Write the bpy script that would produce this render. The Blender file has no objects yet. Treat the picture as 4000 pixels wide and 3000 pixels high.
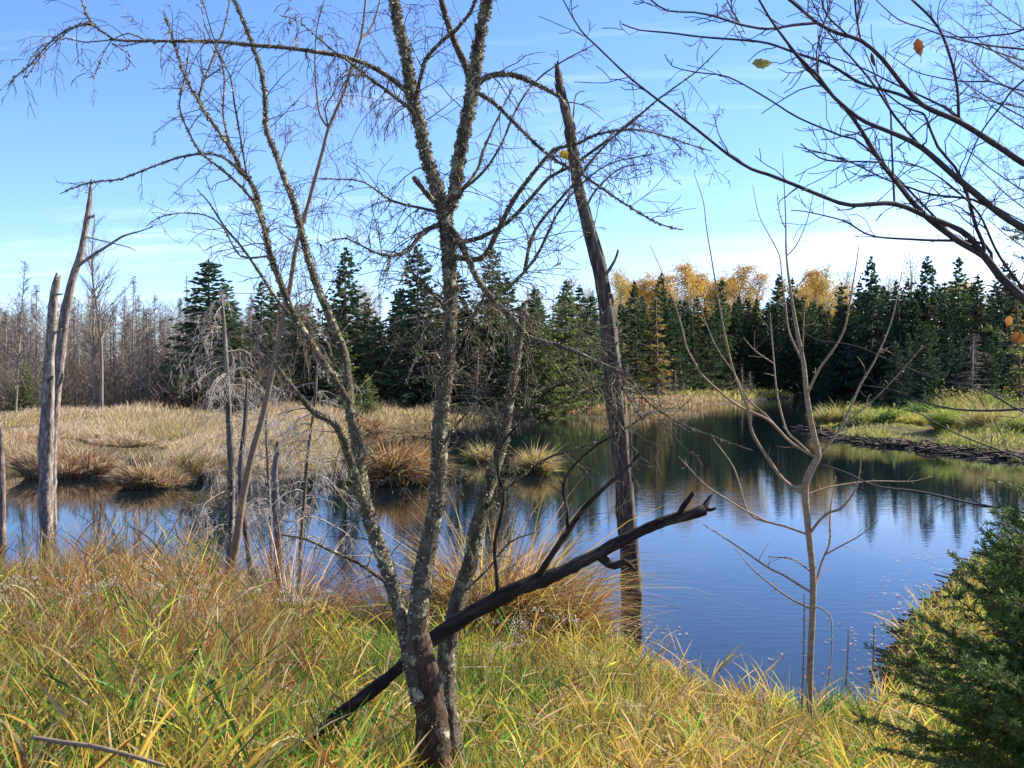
import bpy, math, numpy as np
from math import radians, sin, cos, pi

# ------------------------------------------------------------------ camera, sky, sun, exposure
sc = bpy.context.scene
COL = sc.collection
FPX = 4011.0            # focal length in pixels of the 4000-wide frame
HOR = 1460.0            # row of the horizon
CAMZ = 2.5              # eye above the water (water is z = 0)
PITCH = -math.atan((1500 - HOR) / FPX)
cd = bpy.data.cameras.new("camera")
cd.sensor_width = 36.0
cd.lens = 36.0 * FPX / 4000.0
cd.clip_start = 0.05
cd.clip_end = 6000
cam = bpy.data.objects.new("camera", cd)
COL.objects.link(cam)
cam.location = (0, 0, CAMZ)
cam.rotation_euler = (radians(90) + PITCH, 0, 0)
sc.camera = cam

SUN_AZ = radians(66)      # clockwise from +Y (the view direction): from the right
SUN_EL = radians(34)
world = bpy.data.worlds.new("World")
sc.world = world
world.use_nodes = True
wn, wl = world.node_tree.nodes, world.node_tree.links
wn.clear()


def wnode(t, **kw):
    n = wn.new(t)
    for k, v in kw.items():
        setattr(n, k, v)
    return n


sky = wnode('ShaderNodeTexSky', sky_type='NISHITA', sun_disc=False, sun_elevation=SUN_EL,
            sun_rotation=SUN_AZ, altitude=200, air_density=0.9, dust_density=0.05, ozone_density=3.0)
tc = wnode('ShaderNodeTexCoord')
sep = wnode('ShaderNodeSeparateXYZ')
wl.new(tc.outputs['Generated'], sep.inputs[0])


def wmath(op, a, b=None, clamp=False):
    n = wnode('ShaderNodeMath', operation=op, use_clamp=clamp)
    for i, x in enumerate((a, b)):
        if x is None:
            continue
        if isinstance(x, (int, float)):
            n.inputs[i].default_value = x
        else:
            wl.new(x, n.inputs[i])
    return n.outputs[0]


zc = wmath('MAXIMUM', sep.outputs[2], 0.0)
zd = wmath('ADD', zc, 0.09)
cx = wmath('DIVIDE', sep.outputs[0], zd)
cy = wmath('DIVIDE', sep.outputs[1], zd)
comb = wnode('ShaderNodeCombineXYZ')
wl.new(cx, comb.inputs[0])
wl.new(cy, comb.inputs[1])
mp = wnode('ShaderNodeMapping')
mp.inputs['Scale'].default_value = (0.32, 0.85, 1)
mp.inputs['Location'].default_value = (1.3, 4.2, 0)
mp.inputs['Rotation'].default_value = (0, 0, radians(-14))
wl.new(comb.outputs[0], mp.inputs[0])
nz = wnode('ShaderNodeTexNoise')
nz.inputs['Scale'].default_value = 1.1
nz.inputs['Detail'].default_value = 8
nz.inputs['Roughness'].default_value = 0.62
nz.inputs['Distortion'].default_value = 0.9
wl.new(mp.outputs[0], nz.inputs[0])
rmp = wnode('ShaderNodeMapRange')
rmp.inputs[1].default_value = 0.52
rmp.inputs[2].default_value = 0.80
rmp.inputs[3].default_value = 0.0
rmp.inputs[4].default_value = 0.32
wl.new(nz.outputs[0], rmp.inputs[0])
# a band of thin white cloud just above the trees, thicker towards the right
band = wnode('ShaderNodeMapRange', interpolation_type='SMOOTHSTEP')
band.inputs[1].default_value = 0.19
band.inputs[2].default_value = 0.03
wl.new(sep.outputs[2], band.inputs[0])
rightw = wnode('ShaderNodeMapRange', interpolation_type='SMOOTHSTEP')
rightw.inputs[1].default_value = 0.0
rightw.inputs[2].default_value = 0.45
wl.new(sep.outputs[0], rightw.inputs[0])
mp2 = wnode('ShaderNodeMapping')
mp2.inputs['Scale'].default_value = (2.2, 2.2, 26)
wl.new(tc.outputs['Generated'], mp2.inputs[0])
nz2 = wnode('ShaderNodeTexNoise')
nz2.inputs['Scale'].default_value = 1.6
nz2.inputs['Detail'].default_value = 6
wl.new(mp2.outputs[0], nz2.inputs[0])
st = wnode('ShaderNodeMapRange')
st.inputs[1].default_value = 0.35
st.inputs[2].default_value = 0.62
wl.new(nz2.outputs[0], st.inputs[0])
bandm = wmath('MULTIPLY', wmath('MULTIPLY', band.outputs[0], rightw.outputs[0]), st.outputs[0])
cl = wmath('MAXIMUM', rmp.outputs[0], wmath('MULTIPLY', bandm, .8), clamp=True)
mixc = wnode('ShaderNodeMix', data_type='RGBA')
wl.new(cl, mixc.inputs[0])
hsv = wnode('ShaderNodeHueSaturation')
hsv.inputs['Saturation'].default_value = 1.08
wl.new(sky.outputs[0], hsv.inputs['Color'])
tint = wnode('ShaderNodeMix', data_type='RGBA', blend_type='MULTIPLY')
tint.inputs[0].default_value = 1.0
wl.new(hsv.outputs[0], tint.inputs[6])
tint.inputs[7].default_value = (1.02, 1.07, 1.38, 1)
wl.new(tint.outputs[2], mixc.inputs[6])
CLOUD = 11.0
mixc.inputs[7].default_value = (CLOUD * .96, CLOUD * 1.0, CLOUD * 1.04, 1)
bg = wnode('ShaderNodeBackground')
bg.inputs[1].default_value = 0.08
wl.new(mixc.outputs[2], bg.inputs[0])
wo = wnode('ShaderNodeOutputWorld')
wl.new(bg.outputs[0], wo.inputs[0])

sl = bpy.data.lights.new("sun", 'SUN')
sl.energy = 5.0
sl.angle = radians(0.53)
sl.color = (1.0, 0.93, 0.82)
sun = bpy.data.objects.new("sun", sl)
COL.objects.link(sun)
from mathutils import Vector
sdir = Vector((sin(SUN_AZ) * cos(SUN_EL), cos(SUN_AZ) * cos(SUN_EL), sin(SUN_EL)))
sun.rotation_euler = (-sdir).to_track_quat('-Z', 'Y').to_euler()
sun.location = (20, 5, 20)

sc.view_settings.view_transform = 'Standard'
sc.view_settings.look = 'None'
sc.view_settings.gamma = 1
sc.view_settings.exposure = 1.4
sc.render.engine = 'CYCLES'
cy_ = sc.cycles
cy_.max_bounces = 6
cy_.transparent_max_bounces = 8
cy_.caustics_reflective = False
cy_.caustics_refractive = False
cy_.use_denoising = True

# ------------------------------------------------------------------ helpers
cp, sp = cos(PITCH), sin(PITCH)


def at(u, v, Y):
    """World point seen at pixel (u, v) of the photograph at distance Y in front of the eye."""
    x = (u - 2000) / FPX
    y = (1500 - v) / FPX
    dx, dy, dz = x, cp - y * sp, sp + y * cp
    k = Y / dy
    return np.array((dx * k, Y, CAMZ + dz * k))


def onwater(u, v):
    Y = CAMZ * FPX / (v - HOR)
    return ((u - 2000) / FPX * Y, Y)


class MB:
    """Collects tubes, blades and facets; builds ONE mesh object."""

    def __init__(s):
        s.v, s.q, s.t, s.c, s.n = [], [], [], [], 0

    def add(s, v, q=None, t=None, c=(1, 1, 1)):
        v = np.asarray(v, dtype=np.float32).reshape(-1, 3)
        s.v.append(v)
        c = np.asarray(c, dtype=np.float32)
        if c.ndim == 1:
            c = np.tile(c, (len(v), 1))
        s.c.append(c)
        if q is not None and len(q):
            s.q.append(np.asarray(q, dtype=np.int32).reshape(-1, 4) + s.n)
        if t is not None and len(t):
            s.t.append(np.asarray(t, dtype=np.int32).reshape(-1, 3) + s.n)
        s.n += len(v)

    def build(s, name, mat, parent=None, origin=(0, 0, 0), smooth=True, colour=True):
        me = bpy.data.meshes.new(name)
        V = np.concatenate(s.v) - np.asarray(origin, dtype=np.float32)
        Q = np.concatenate(s.q) if s.q else np.zeros((0, 4), np.int32)
        T = np.concatenate(s.t) if s.t else np.zeros((0, 3), np.int32)
        nl = Q.size + T.size
        me.vertices.add(len(V))
        me.vertices.foreach_set('co', V.ravel())
        me.loops.add(nl)
        me.loops.foreach_set('vertex_index', np.concatenate([Q.ravel(), T.ravel()]).astype(np.int32))
        me.polygons.add(len(Q) + len(T))
        me.polygons.foreach_set('loop_start', np.concatenate(
            [np.arange(len(Q)) * 4, Q.size + np.arange(len(T)) * 3]).astype(np.int32))
        me.polygons.foreach_set('use_smooth', np.full(len(Q) + len(T), smooth))
        me.update(calc_edges=True)
        if colour:
            a = me.color_attributes.new('col', 'FLOAT_COLOR', 'POINT')
            C = np.concatenate(s.c)
            a.data.foreach_set('color', np.concatenate([C, np.ones((len(C), 1), np.float32)], 1).ravel().astype(np.float32))
        me.materials.append(mat)
        o = bpy.data.objects.new(name, me)
        COL.objects.link(o)
        if parent is not None:
            o.parent = parent
        else:
            o.location = origin
        return o


def tag(o, label=None, cat=None, group=None, kind=None):
    for k, v in (('label', label), ('category', cat), ('group', group), ('kind', kind)):
        if v:
            o[k] = v
    return o


def empty(name, loc, label=None, cat=None, group=None, rz=0, s=1):
    o = bpy.data.objects.new(name, None)
    COL.objects.link(o)
    o.location = [float(x) for x in loc]
    o.rotation_euler = (0, 0, rz)
    o.scale = (s, s, s) if not hasattr(s, '__len__') else s
    o.empty_display_size = 0.2
    return tag(o, label, cat, group)


def copy_tree(o, parent=None):
    kids = [k for k in o.children]
    c = o.copy()
    COL.objects.link(c)
    c.parent = parent
    for ch in kids:
        copy_tree(ch, c)
    return c


def norm(a):
    a = np.asarray(a, float)
    return a / (np.linalg.norm(a) + 1e-9)


def tube(mb, path, rad, sides=6, col=(1, 1, 1), rough=0.0, rng=None, cap=True):
    P = np.asarray(path, float)
    N = len(P)
    R = np.asarray(rad, float) * np.ones(N)
    T = np.gradient(P, axis=0)
    T /= np.linalg.norm(T, axis=1)[:, None] + 1e-9
    ref = np.array((0, 0, 1.0)) if abs(T[0][2]) < 0.8 else np.array((1.0, 0, 0))
    U = np.zeros((N, 3))
    u = norm(np.cross(T[0], ref))
    for i in range(N):
        u = u - T[i] * np.dot(u, T[i])
        u /= np.linalg.norm(u) + 1e-9
        U[i] = u
    W = np.cross(T, U)
    a = np.arange(sides) / sides * 2 * pi
    rr = R[:, None] * np.ones((N, sides))
    if rough and rng is not None:
        rr = rr * (1 + rough * rng.normal(0, 1, (N, sides)))
    V = P[:, None, :] + rr[..., None] * (np.cos(a)[None, :, None] * U[:, None, :] + np.sin(a)[None, :, None] * W[:, None, :])
    i = np.arange(N - 1)[:, None] * sides
    j = np.arange(sides)[None, :]
    j2 = (j + 1) % sides
    Q = np.stack([i + j, i + j2, i + sides + j2, i + sides + j], -1).reshape(-1, 4)
    V = V.reshape(-1, 3)
    t = None
    if cap:
        V = np.concatenate([V, P[-1:] + T[-1:] * R[-1] * 0.6])
        k = (N - 1) * sides
        t = np.array([[k + b, k + (b + 1) % sides, N * sides] for b in range(sides)])
    mb.add(V, Q, t, col)


def smooth_path(pts, vals, step):
    """Catmull-Rom through pts (n,3); vals (n,) interpolated alongside."""
    P = np.asarray(pts, float)
    R = np.asarray(vals, float)
    n = len(P)
    E = np.vstack([2 * P[0] - P[1], P, 2 * P[-1] - P[-2]])
    out, ro = [], []
    for i in range(n - 1):
        p0, p1, p2, p3 = E[i], E[i + 1], E[i + 2], E[i + 3]
        m = max(2, int(np.linalg.norm(p2 - p1) / step))
        t = (np.arange(m) / m)[:, None]
        out.append(0.5 * ((2 * p1) + (-p0 + p2) * t + (2 * p0 - 5 * p1 + 4 * p2 - p3) * t ** 2 + (-p0 + 3 * p1 - 3 * p2 + p3) * t ** 3))
        ro.append(R[i] + (R[i + 1] - R[i]) * t[:, 0])
    out.append(P[-1:])
    ro.append(R[-1:])
    return np.concatenate(out), np.concatenate(ro)


def twig(mb, p, d, L, r, rng, level=1, droop=0.0, wig=0.25, col=(1, 1, 1), kids=4, ang=(30, 65), frac=(.3, .6), sides=3, n=6, rmin=.0008, stub=0):
    d = norm(d)
    step = L / (n - 1)
    pts = [np.asarray(p, float)]
    dirs = []
    for i in range(n - 1):
        d = norm(d + rng.normal(0, wig, 3) * 0.5 + np.array((0, 0, -droop)) * (1.0 / n) * 2)
        dirs.append(d)
        pts.append(pts[-1] + d * step)
    rr = np.linspace(r, max(rmin, r * 0.3), n)
    tube(mb, pts, rr, sides, col, cap=False)
    if level > 0:
        for k in range(kids):
            t = rng.uniform(0.15, 0.97)
            i = min(n - 2, int(t * (n - 1)))
            f = t * (n - 1) - i
            q = pts[i] + (pts[i + 1] - pts[i]) * f
            cd_ = side_dir(dirs[i], rng, ang)
            twig(mb, q, cd_, L * rng.uniform(*frac) * (1.15 - 0.6 * t), max(rmin, rr[i] * .6), rng, level - 1, droop, wig, col, kids, ang, frac, sides, max(4, n - 1), rmin)
    return pts


def side_dir(d, rng, ang=(30, 65), bias=None):
    a = radians(rng.uniform(*ang))
    r = rng.normal(0, 1, 3)
    if bias is not None:
        r = r + np.asarray(bias)
    perp = norm(r - d * np.dot(r, d))
    return norm(d * cos(a) + perp * sin(a))


def blades(mb, P, D, L, W, bend, C, yaw, rows=(0, .4, .75, 1.0), wprof=(.7, 1, .7), tipdark=None, wind=None):
    """Vectorised curved blades: P base, D start direction, L length, W width, bend sag, C colour."""
    n = len(P)
    P, D, C = np.asarray(P, float), np.asarray(D, float), np.asarray(C, float)
    D = D / (np.linalg.norm(D, axis=1)[:, None] + 1e-9)
    L, W, bend = (np.asarray(x) * np.ones(n) for x in (L, W, bend))
    hor = np.stack([np.cos(yaw), np.sin(yaw), np.zeros(n)], 1)
    S = np.cross(D, hor)
    S /= np.linalg.norm(S, axis=1)[:, None] + 1e-9
    rowsN = len(rows) - 1
    lat = D.copy()
    lat[:, 2] = 0
    lat /= np.linalg.norm(lat, axis=1)[:, None] + 1e-6
    V = np.zeros((n, rowsN * 2 + 1, 3))
    Cc = np.zeros((n, rowsN * 2 + 1, 3))
    for k, t in enumerate(rows):
        c = P + D * (L * t)[:, None] + lat * (bend * L * t * t * .5)[:, None]
        c[:, 2] -= bend * L * t ** 2.2 * 0.62
        if k < rowsN:
            w = (W * wprof[k] * .5)[:, None]
            V[:, 2 * k] = c - S * w
            V[:, 2 * k + 1] = c + S * w
            Cc[:, 2 * k] = Cc[:, 2 * k + 1] = C
        else:
            V[:, 2 * k] = c
            Cc[:, 2 * k] = C
    m = rowsN * 2 + 1
    base = (np.arange(n) * m)[:, None]
    Q = []
    for k in range(rowsN - 1):
        Q.append(base + np.array([2 * k, 2 * k + 1, 2 * k + 3, 2 * k + 2]))
    T = base + np.array([2 * rowsN - 2, 2 * rowsN - 1, 2 * rowsN])
    mb.add(V.reshape(-1, 3), np.concatenate(Q) if Q else None, T, Cc.reshape(-1, 3))


def vnoise(x, y, seed=0):
    """cheap smooth value noise in [-1, 1]"""
    x, y = np.asarray(x, float), np.asarray(y, float)
    xi, yi = np.floor(x), np.floor(y)
    fx, fy = x - xi, y - yi
    fx, fy = fx * fx * (3 - 2 * fx), fy * fy * (3 - 2 * fy)

    def h(a, b):
        s = np.sin(a * 127.1 + b * 311.7 + seed * 74.7) * 43758.5453
        return (s - np.floor(s)) * 2 - 1
    return (h(xi, yi) * (1 - fx) + h(xi + 1, yi) * fx) * (1 - fy) + (h(xi, yi + 1) * (1 - fx) + h(xi + 1, yi + 1) * fx) * fy


def fbm(x, y, seed=0, o=4):
    return sum(vnoise(x * 2 ** k, y * 2 ** k, seed + k) / 2 ** k for k in range(o)) / 1.6


# ------------------------------------------------------------------ materials
def mat(name, build):
    m = bpy.data.materials.new(name)
    m.use_nodes = True
    nt = m.node_tree
    nt.nodes.clear()
    out = nt.nodes.new('ShaderNodeOutputMaterial')
    build(nt, out)
    return m


def N(nt, t, ins=None, **kw):
    n = nt.nodes.new(t)
    for k, v in kw.items():
        setattr(n, k, v)
    for k, v in (ins or {}).items():
        if isinstance(v, bpy.types.NodeSocket):
            nt.links.new(v, n.inputs[k])
        else:
            n.inputs[k].default_value = v
    return n


def ramp(nt, fac, stops):
    r = nt.nodes.new('ShaderNodeValToRGB')
    e = r.color_ramp.elements
    while len(e) < len(stops):
        e.new(0.5)
    for i, (p, c) in enumerate(stops):
        e[i].position = p
        e[i].color = (*c, 1)
    nt.links.new(fac, r.inputs[0])
    return r.outputs[0]


def leafy(name, trans=0.35, rough=0.6, spec=0.25, jitter=0.25, tint=None):
    def b(nt, out):
        at_ = N(nt, 'ShaderNodeAttribute', attribute_name='col')
        tcn = N(nt, 'ShaderNodeTexCoord')
        nz_ = N(nt, 'ShaderNodeTexNoise', {'Vector': tcn.outputs['Object'], 'Scale': 9.0, 'Detail': 3})
        mr = N(nt, 'ShaderNodeMapRange', {0: nz_.outputs[0], 1: .3, 2: .7, 3: 1 - jitter, 4: 1 + jitter})
        mx = N(nt, 'ShaderNodeVectorMath', {0: at_.outputs['Color'], 1: mr.outputs[0]}, operation='MULTIPLY')
        pb = N(nt, 'ShaderNodeBsdfPrincipled', {'Base Color': mx.outputs[0], 'Roughness': rough, 'Specular IOR Level': spec})
        tr = N(nt, 'ShaderNodeBsdfTranslucent', {'Color': mx.outputs[0]})
        ms = N(nt, 'ShaderNodeMixShader', {0: trans, 1: pb.outputs[0], 2: tr.outputs[0]})
        nt.links.new(ms.outputs[0], out.inputs[0])
    return mat(name, b)


def bark(name, stops, scale=20, stretch=(1, 1, .25), turn=0, rough=.85, bump=.4, lichen=None, lich_scale=30, lich_at=(.5, .58), spec=.2, usecol=False):
    def b(nt, out):
        tcn = N(nt, 'ShaderNodeTexCoord')
        rot = N(nt, 'ShaderNodeMapping', {'Vector': tcn.outputs['Object'], 'Rotation': (0, turn, 0)})
        mpn = N(nt, 'ShaderNodeMapping', {'Vector': rot.outputs[0], 'Scale': stretch})
        nz_ = N(nt, 'ShaderNodeTexNoise', {'Vector': mpn.outputs[0], 'Scale': scale, 'Detail': 7, 'Roughness': .65})
        c = ramp(nt, nz_.outputs[0], stops)
        h = nz_.outputs[0]
        if lichen:
            n2 = N(nt, 'ShaderNodeTexNoise', {'Vector': tcn.outputs['Object'], 'Scale': lich_scale, 'Detail': 5, 'Roughness': .7})
            n3 = N(nt, 'ShaderNodeTexNoise', {'Vector': tcn.outputs['Object'], 'Scale': lich_scale * 2.7, 'Detail': 3})
            f = N(nt, 'ShaderNodeMapRange', {0: n2.outputs[0], 1: lich_at[0], 2: lich_at[1]})
            lc = ramp(nt, n3.outputs[0], lichen)
            m_ = N(nt, 'ShaderNodeMix', data_type='RGBA')
            nt.links.new(f.outputs[0], m_.inputs[0])
            nt.links.new(c, m_.inputs[6])
            nt.links.new(lc, m_.inputs[7])
            c = m_.outputs[2]
            ad = N(nt, 'ShaderNodeMath', {0: h, 1: f.outputs[0]}, operation='ADD')
            h = ad.outputs[0]
        if usecol:
            a_ = N(nt, 'ShaderNodeAttribute', attribute_name='col')
            mx = N(nt, 'ShaderNodeVectorMath', {0: c, 1: a_.outputs['Color']}, operation='MULTIPLY')
            c = mx.outputs[0]
        bp = N(nt, 'ShaderNodeBump', {'Height': h, 'Strength': bump, 'Distance': .02})
        pb = N(nt, 'ShaderNodeBsdfPrincipled', {'Base Color': c, 'Roughness': rough, 'Specular IOR Level': spec, 'Normal': bp.outputs[0]})
        nt.links.new(pb.outputs[0], out.inputs[0])
    return mat(name, b)


M_grass = leafy('grass_blade', trans=.48, rough=.5, spec=.3, jitter=.2)
M_needle = leafy('needles', trans=.25, rough=.55, spec=.25, jitter=.3)
M_leafy = leafy('autumn_leaves', trans=.4, rough=.6, jitter=.25)
M_lichenbark = bark('lichen_bark', [(.3, (.024, .018, .012)), (.5, (.085, .064, .042)), (.7, (.19, .15, .10))],
                    scale=22, stretch=(1, 1, .5), lichen=[(.3, (.20, .175, .10)), (.5, (.34, .31, .19)), (.7, (.52, .48, .34))],
                    lich_scale=15, lich_at=(.50, .60), bump=.9)
M_deadbark = bark('dead_grey_wood', [(.28, (.02, .017, .014)), (.45, (.09, .075, .062)), (.6, (.2, .175, .15)), (.78, (.36, .33, .29))],
                  scale=26, stretch=(1, 1, .12), bump=.9, usecol=True)
M_palebark = bark('pale_dead_bark', [(.3, (.05, .04, .032)), (.48, (.21, .17, .14)), (.7, (.46, .40, .34))],
                  scale=22, stretch=(1, 1, .3), bump=1.0, usecol=True, lichen=[(.3, (.28, .26, .17)), (.7, (.42, .40, .30))], lich_scale=12, lich_at=(.56, .64))
M_log = bark('dark_rotten_wood', [(.3, (.008, .006, .005)), (.5, (.03, .021, .017)), (.62, (.075, .052, .04)), (.75, (.16, .13, .10))], scale=26, stretch=(.13, 1, 1), turn=radians(32), bump=1.0)
M_silver = bark('silvery_dead_wood', [(.3, (.20, .165, .135)), (.7, (.44, .39, .34))], scale=30, bump=.2)
M_smooth = bark('smooth_bark', [(.3, (.12, .088, .06)), (.7, (.24, .18, .125))], scale=25, stretch=(1, 1, 1.5), bump=.2)
M_sapling = bark('sapling_bark', [(.3, (.16, .105, .06)), (.7, (.36, .27, .18))], scale=30, stretch=(1, 1, 2), bump=.25)
M_beech = bark('dark_twig_bark', [(.3, (.025, .02, .022)), (.7, (.07, .058, .06))], scale=40, bump=.2)
M_trunk = bark('spruce_bark', [(.3, (.06, .045, .035)), (.7, (.17, .14, .115))], scale=6, bump=.3)
M_grey = bark('grey_bare_wood', [(.3, (.11, .088, .066)), (.7, (.30, .255, .205))], scale=5, bump=.2, usecol=True)
M_birch = bark('pale_birch_bark', [(.3, (.3, .27, .22)), (.7, (.6, .57, .5))], scale=5, bump=.2)
M_bole = bark('dark_bole_bark', [(.3, (.018, .011, .008)), (.5, (.07, .042, .028)), (.7, (.17, .115, .08))],
               scale=24, stretch=(1, 1, .3), lichen=[(.3, (.18, .16, .09)), (.7, (.42, .38, .26))], lich_scale=13, lich_at=(.55, .63), bump=1.0)
M_debris = bark('wet_sticks', [(.3, (.018, .013, .010)), (.6, (.06, .045, .033)), (.8, (.16, .13, .10))], scale=8, bump=.5, usecol=True)


def b_ground(nt, out):
    tcn = N(nt, 'ShaderNodeTexCoord')
    n1 = N(nt, 'ShaderNodeTexNoise', {'Vector': tcn.outputs['Object'], 'Scale': 1.2, 'Detail': 9, 'Roughness': .7})
    c = ramp(nt, n1.outputs[0], [(.3, (.03, .022, .012)), (.5, (.075, .058, .028)), (.68, (.14, .115, .05))])
    bp = N(nt, 'ShaderNodeBump', {'Height': n1.outputs[0], 'Strength': .8, 'Distance': .1})
    pb = N(nt, 'ShaderNodeBsdfPrincipled', {'Base Color': c, 'Roughness': .95, 'Specular IOR Level': .1, 'Normal': bp.outputs[0]})
    nt.links.new(pb.outputs[0], out.inputs[0])


M_ground = mat('marsh_soil', b_ground)


def b_water(nt, out):
    tcn = N(nt, 'ShaderNodeTexCoord')
    m1 = N(nt, 'ShaderNodeMapping', {'Vector': tcn.outputs['Object'], 'Scale': (.8, 2.6, 1), 'Rotation': (0, 0, radians(4))})
    n1 = N(nt, 'ShaderNodeTexNoise', {'Vector': m1.outputs[0], 'Scale': 3.2, 'Detail': 3, 'Roughness': .5})
    m2 = N(nt, 'ShaderNodeMapping', {'Vector': tcn.outputs['Object'], 'Scale': (.05, .09, 1)})
    n2 = N(nt, 'ShaderNodeTexNoise', {'Vector': m2.outputs[0], 'Scale': 1.5, 'Detail': 2})
    f = N(nt, 'ShaderNodeMapRange', {0: n2.outputs[0], 1: .35, 2: .65, 3: .25, 4: 1.0})
    # wind reaches the open middle more than the sheltered left arm
    sx = N(nt, 'ShaderNodeSeparateXYZ', {0: tcn.outputs['Object']})
    g = N(nt, 'ShaderNodeMapRange', {0: sx.outputs[0], 1: -8.0, 2: 1.0, 3: .25, 4: 1.0}, interpolation_type='SMOOTHSTEP')
    fm = N(nt, 'ShaderNodeMath', {0: f.outputs[0], 1: g.outputs[0]}, operation='MULTIPLY')
    bp = N(nt, 'ShaderNodeBump', {'Height': n1.outputs[0], 'Distance': .0025, 'Strength': fm.outputs[0]})
    pb = N(nt, 'ShaderNodeBsdfPrincipled', {'Base Color': (.004, .008, .010, 1), 'Roughness': .02, 'IOR': 1.333, 'Specular IOR Level': .42, 'Normal': bp.outputs[0]})
    nt.links.new(pb.outputs[0], out.inputs[0])


M_water = mat('pond_water', b_water)

# ------------------------------------------------------------------ terrain
NEAR = [(-60, 16), (-20, 12.5), (-8, 10.6), (-4.2, 9.9), (-2.9, 9.6), (-2.2, 9.0), (-1.5, 8.6), (-.9, 8.9), (-.3, 9.6), (.3, 9.5), (.75, 8.9),
        (1.0, 8.1), (1.45, 7.5), (2.1, 7.1), (2.75, 7.2), (3.0, 7.9), (3.3, 8.9), (3.9, 10.0), (4.6, 11.2), (5.6, 12.8), (7.0, 14.6), (9.6, 17.2), (14, 20.5), (24, 25), (60, 32),
        (60, -30), (-60, -30)]
W = onwater
FAR = [(-120, 30), W(-600, 1880), W(0, 1850), W(120, 1855), W(330, 1860), W(420, 1800), W(560, 1815), W(640, 1850), W(760, 1860), W(850, 1845), W(1000, 1848), W(1230, 1836),
       W(1330, 1810), W(1350, 1745), W(1400, 1700), W(1560, 1668), W(1700, 1650), W(2020, 1636), W(2200, 1632), W(2361, 1630), W(2452, 1614), W(2600, 1608), W(2760, 1592),
       W(2830, 1575), W(2960, 1566), W(3100, 1551), W(3300, 1543), W(3560, 1540), W(4000, 1541), W(4600, 1545),
       (400, 110), (1500, 1500), (-1500, 1500), (-700, 60)]
DAM = [W(3165, 1672), W(3230, 1700), W(3330, 1722), W(3440, 1738), W(3560, 1745), W(3620, 1752), W(3700, 1764), W(3850, 1785), W(4050, 1802), (30, 33), (60, 40), (60, 62), (30, 58), (21, 55), (16, 52)]


def sdist(poly, X, Y):
    """signed distance, positive inside"""
    P = np.asarray(poly, float)
    X, Y = np.asarray(X, float), np.asarray(Y, float)
    d = np.full(X.shape, 1e18)
    ins = np.zeros(X.shape, bool)
    for i in range(len(P)):
        a, b = P[i], P[(i + 1) % len(P)]
        e = b - a
        w0, w1 = X - a[0], Y - a[1]
        t = np.clip((w0 * e[0] + w1 * e[1]) / (e @ e), 0, 1)
        d = np.minimum(d, (w0 - e[0] * t) ** 2 + (w1 - e[1] * t) ** 2)
        c = ((a[1] > Y) != (b[1] > Y))
        xi = a[0] + (Y - a[1]) / (b[1] - a[1] + 1e-12) * e[0]
        ins ^= c & (X < xi)
    return np.where(ins, 1, -1) * np.sqrt(d)


def ground_z(X, Y):
    X, Y = np.asarray(X, float), np.asarray(Y, float)
    n = sdist(NEAR, X, Y) + .18 * fbm(X * 1.3, Y * 1.3, 3)
    zn = np.where(n > 0, .04 + .95 * (1 - np.exp(-np.maximum(n, 0) / 7.0)) + .06 * fbm(X * .9, Y * .9, 5) * np.clip(n, 0, 1), np.maximum(n * .45, -1.2))
    f = sdist(FAR, X, Y)
    sc_ = np.clip(Y / 40, .5, 2)
    f = f + .5 * sc_ * fbm(X * .5 / sc_, Y * .5 / sc_, 9)
    zf = np.where(f > 0, .08 + .35 * (1 - np.exp(-np.maximum(f, 0) / 2.0)) + np.clip((f - 30) * .02, 0, 4) + .26 * fbm(X * .35, Y * .22, 7) * np.clip(f * .4, 0, 1), np.maximum(f * .35, -1.2))
    g = sdist(DAM, X, Y) + .25 * fbm(X * .8, Y * .8, 12)
    zd_ = np.where(g > 0, .06 + .38 * (1 - np.exp(-np.maximum(g, 0) / 1.6)) + .22 * fbm(X * .5, Y * .3, 13) * np.clip(g, 0, 1), np.maximum(g * .4, -1.2))
    # a few water tussocks
    return np.maximum(np.maximum(zn, zf), zd_)


ny, nx = 420, 330
s_ = np.linspace(0, 1, ny)
Yr = np.where(s_ < .62, -4 + s_ / .62 * 44, 40 * (1500 / 40) ** ((s_ - .62) / .38))
t_ = np.linspace(-1, 1, nx)
t_ = np.sign(t_) * np.abs(t_) ** 1.25
GX = t_[None, :] * (10 + np.maximum(Yr, 0) * 1.0)[:, None]
GY = np.repeat(Yr[:, None], nx, 1)
GZ = ground_z(GX, GY)
mb = MB()
i, j = np.meshgrid(np.arange(ny - 1), np.arange(nx - 1), indexing='ij')
Q = np.stack([i * nx + j, i * nx + j + 1, (i + 1) * nx + j + 1, (i + 1) * nx + j], -1).reshape(-1, 4)
mb.add(np.stack([GX, GY, GZ], -1).reshape(-1, 3), Q)
tag(mb.build('ground', M_ground, colour=False), kind='structure')
mb = MB()
mb.add([(-900, 4, 0), (900, 4, 0), (900, 900, 0), (-900, 900, 0)], [[0, 1, 2, 3]])
tag(mb.build('water', M_water, colour=False), kind='structure')

rng = np.random.default_rng(7)


def inpoly_pts(n, xr, yr, fn, rng):
    out = []
    tot = 0
    while tot < n:
        x = rng.uniform(*xr, n)
        y = rng.uniform(*yr, n)
        k = fn(x, y)
        out.append(np.stack([x[k], y[k]], 1))
        tot += k.sum()
        if len(out) > 60:
            break
    return np.concatenate(out)[:n]


def pick(rng, n, cols, w):
    c = np.asarray(cols, float)
    idx = rng.choice(len(c), n, p=np.asarray(w) / np.sum(w))
    return c[idx] * rng.uniform(.75, 1.25, (n, 1)) * rng.uniform(.93, 1.07, (n, 3))


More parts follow.
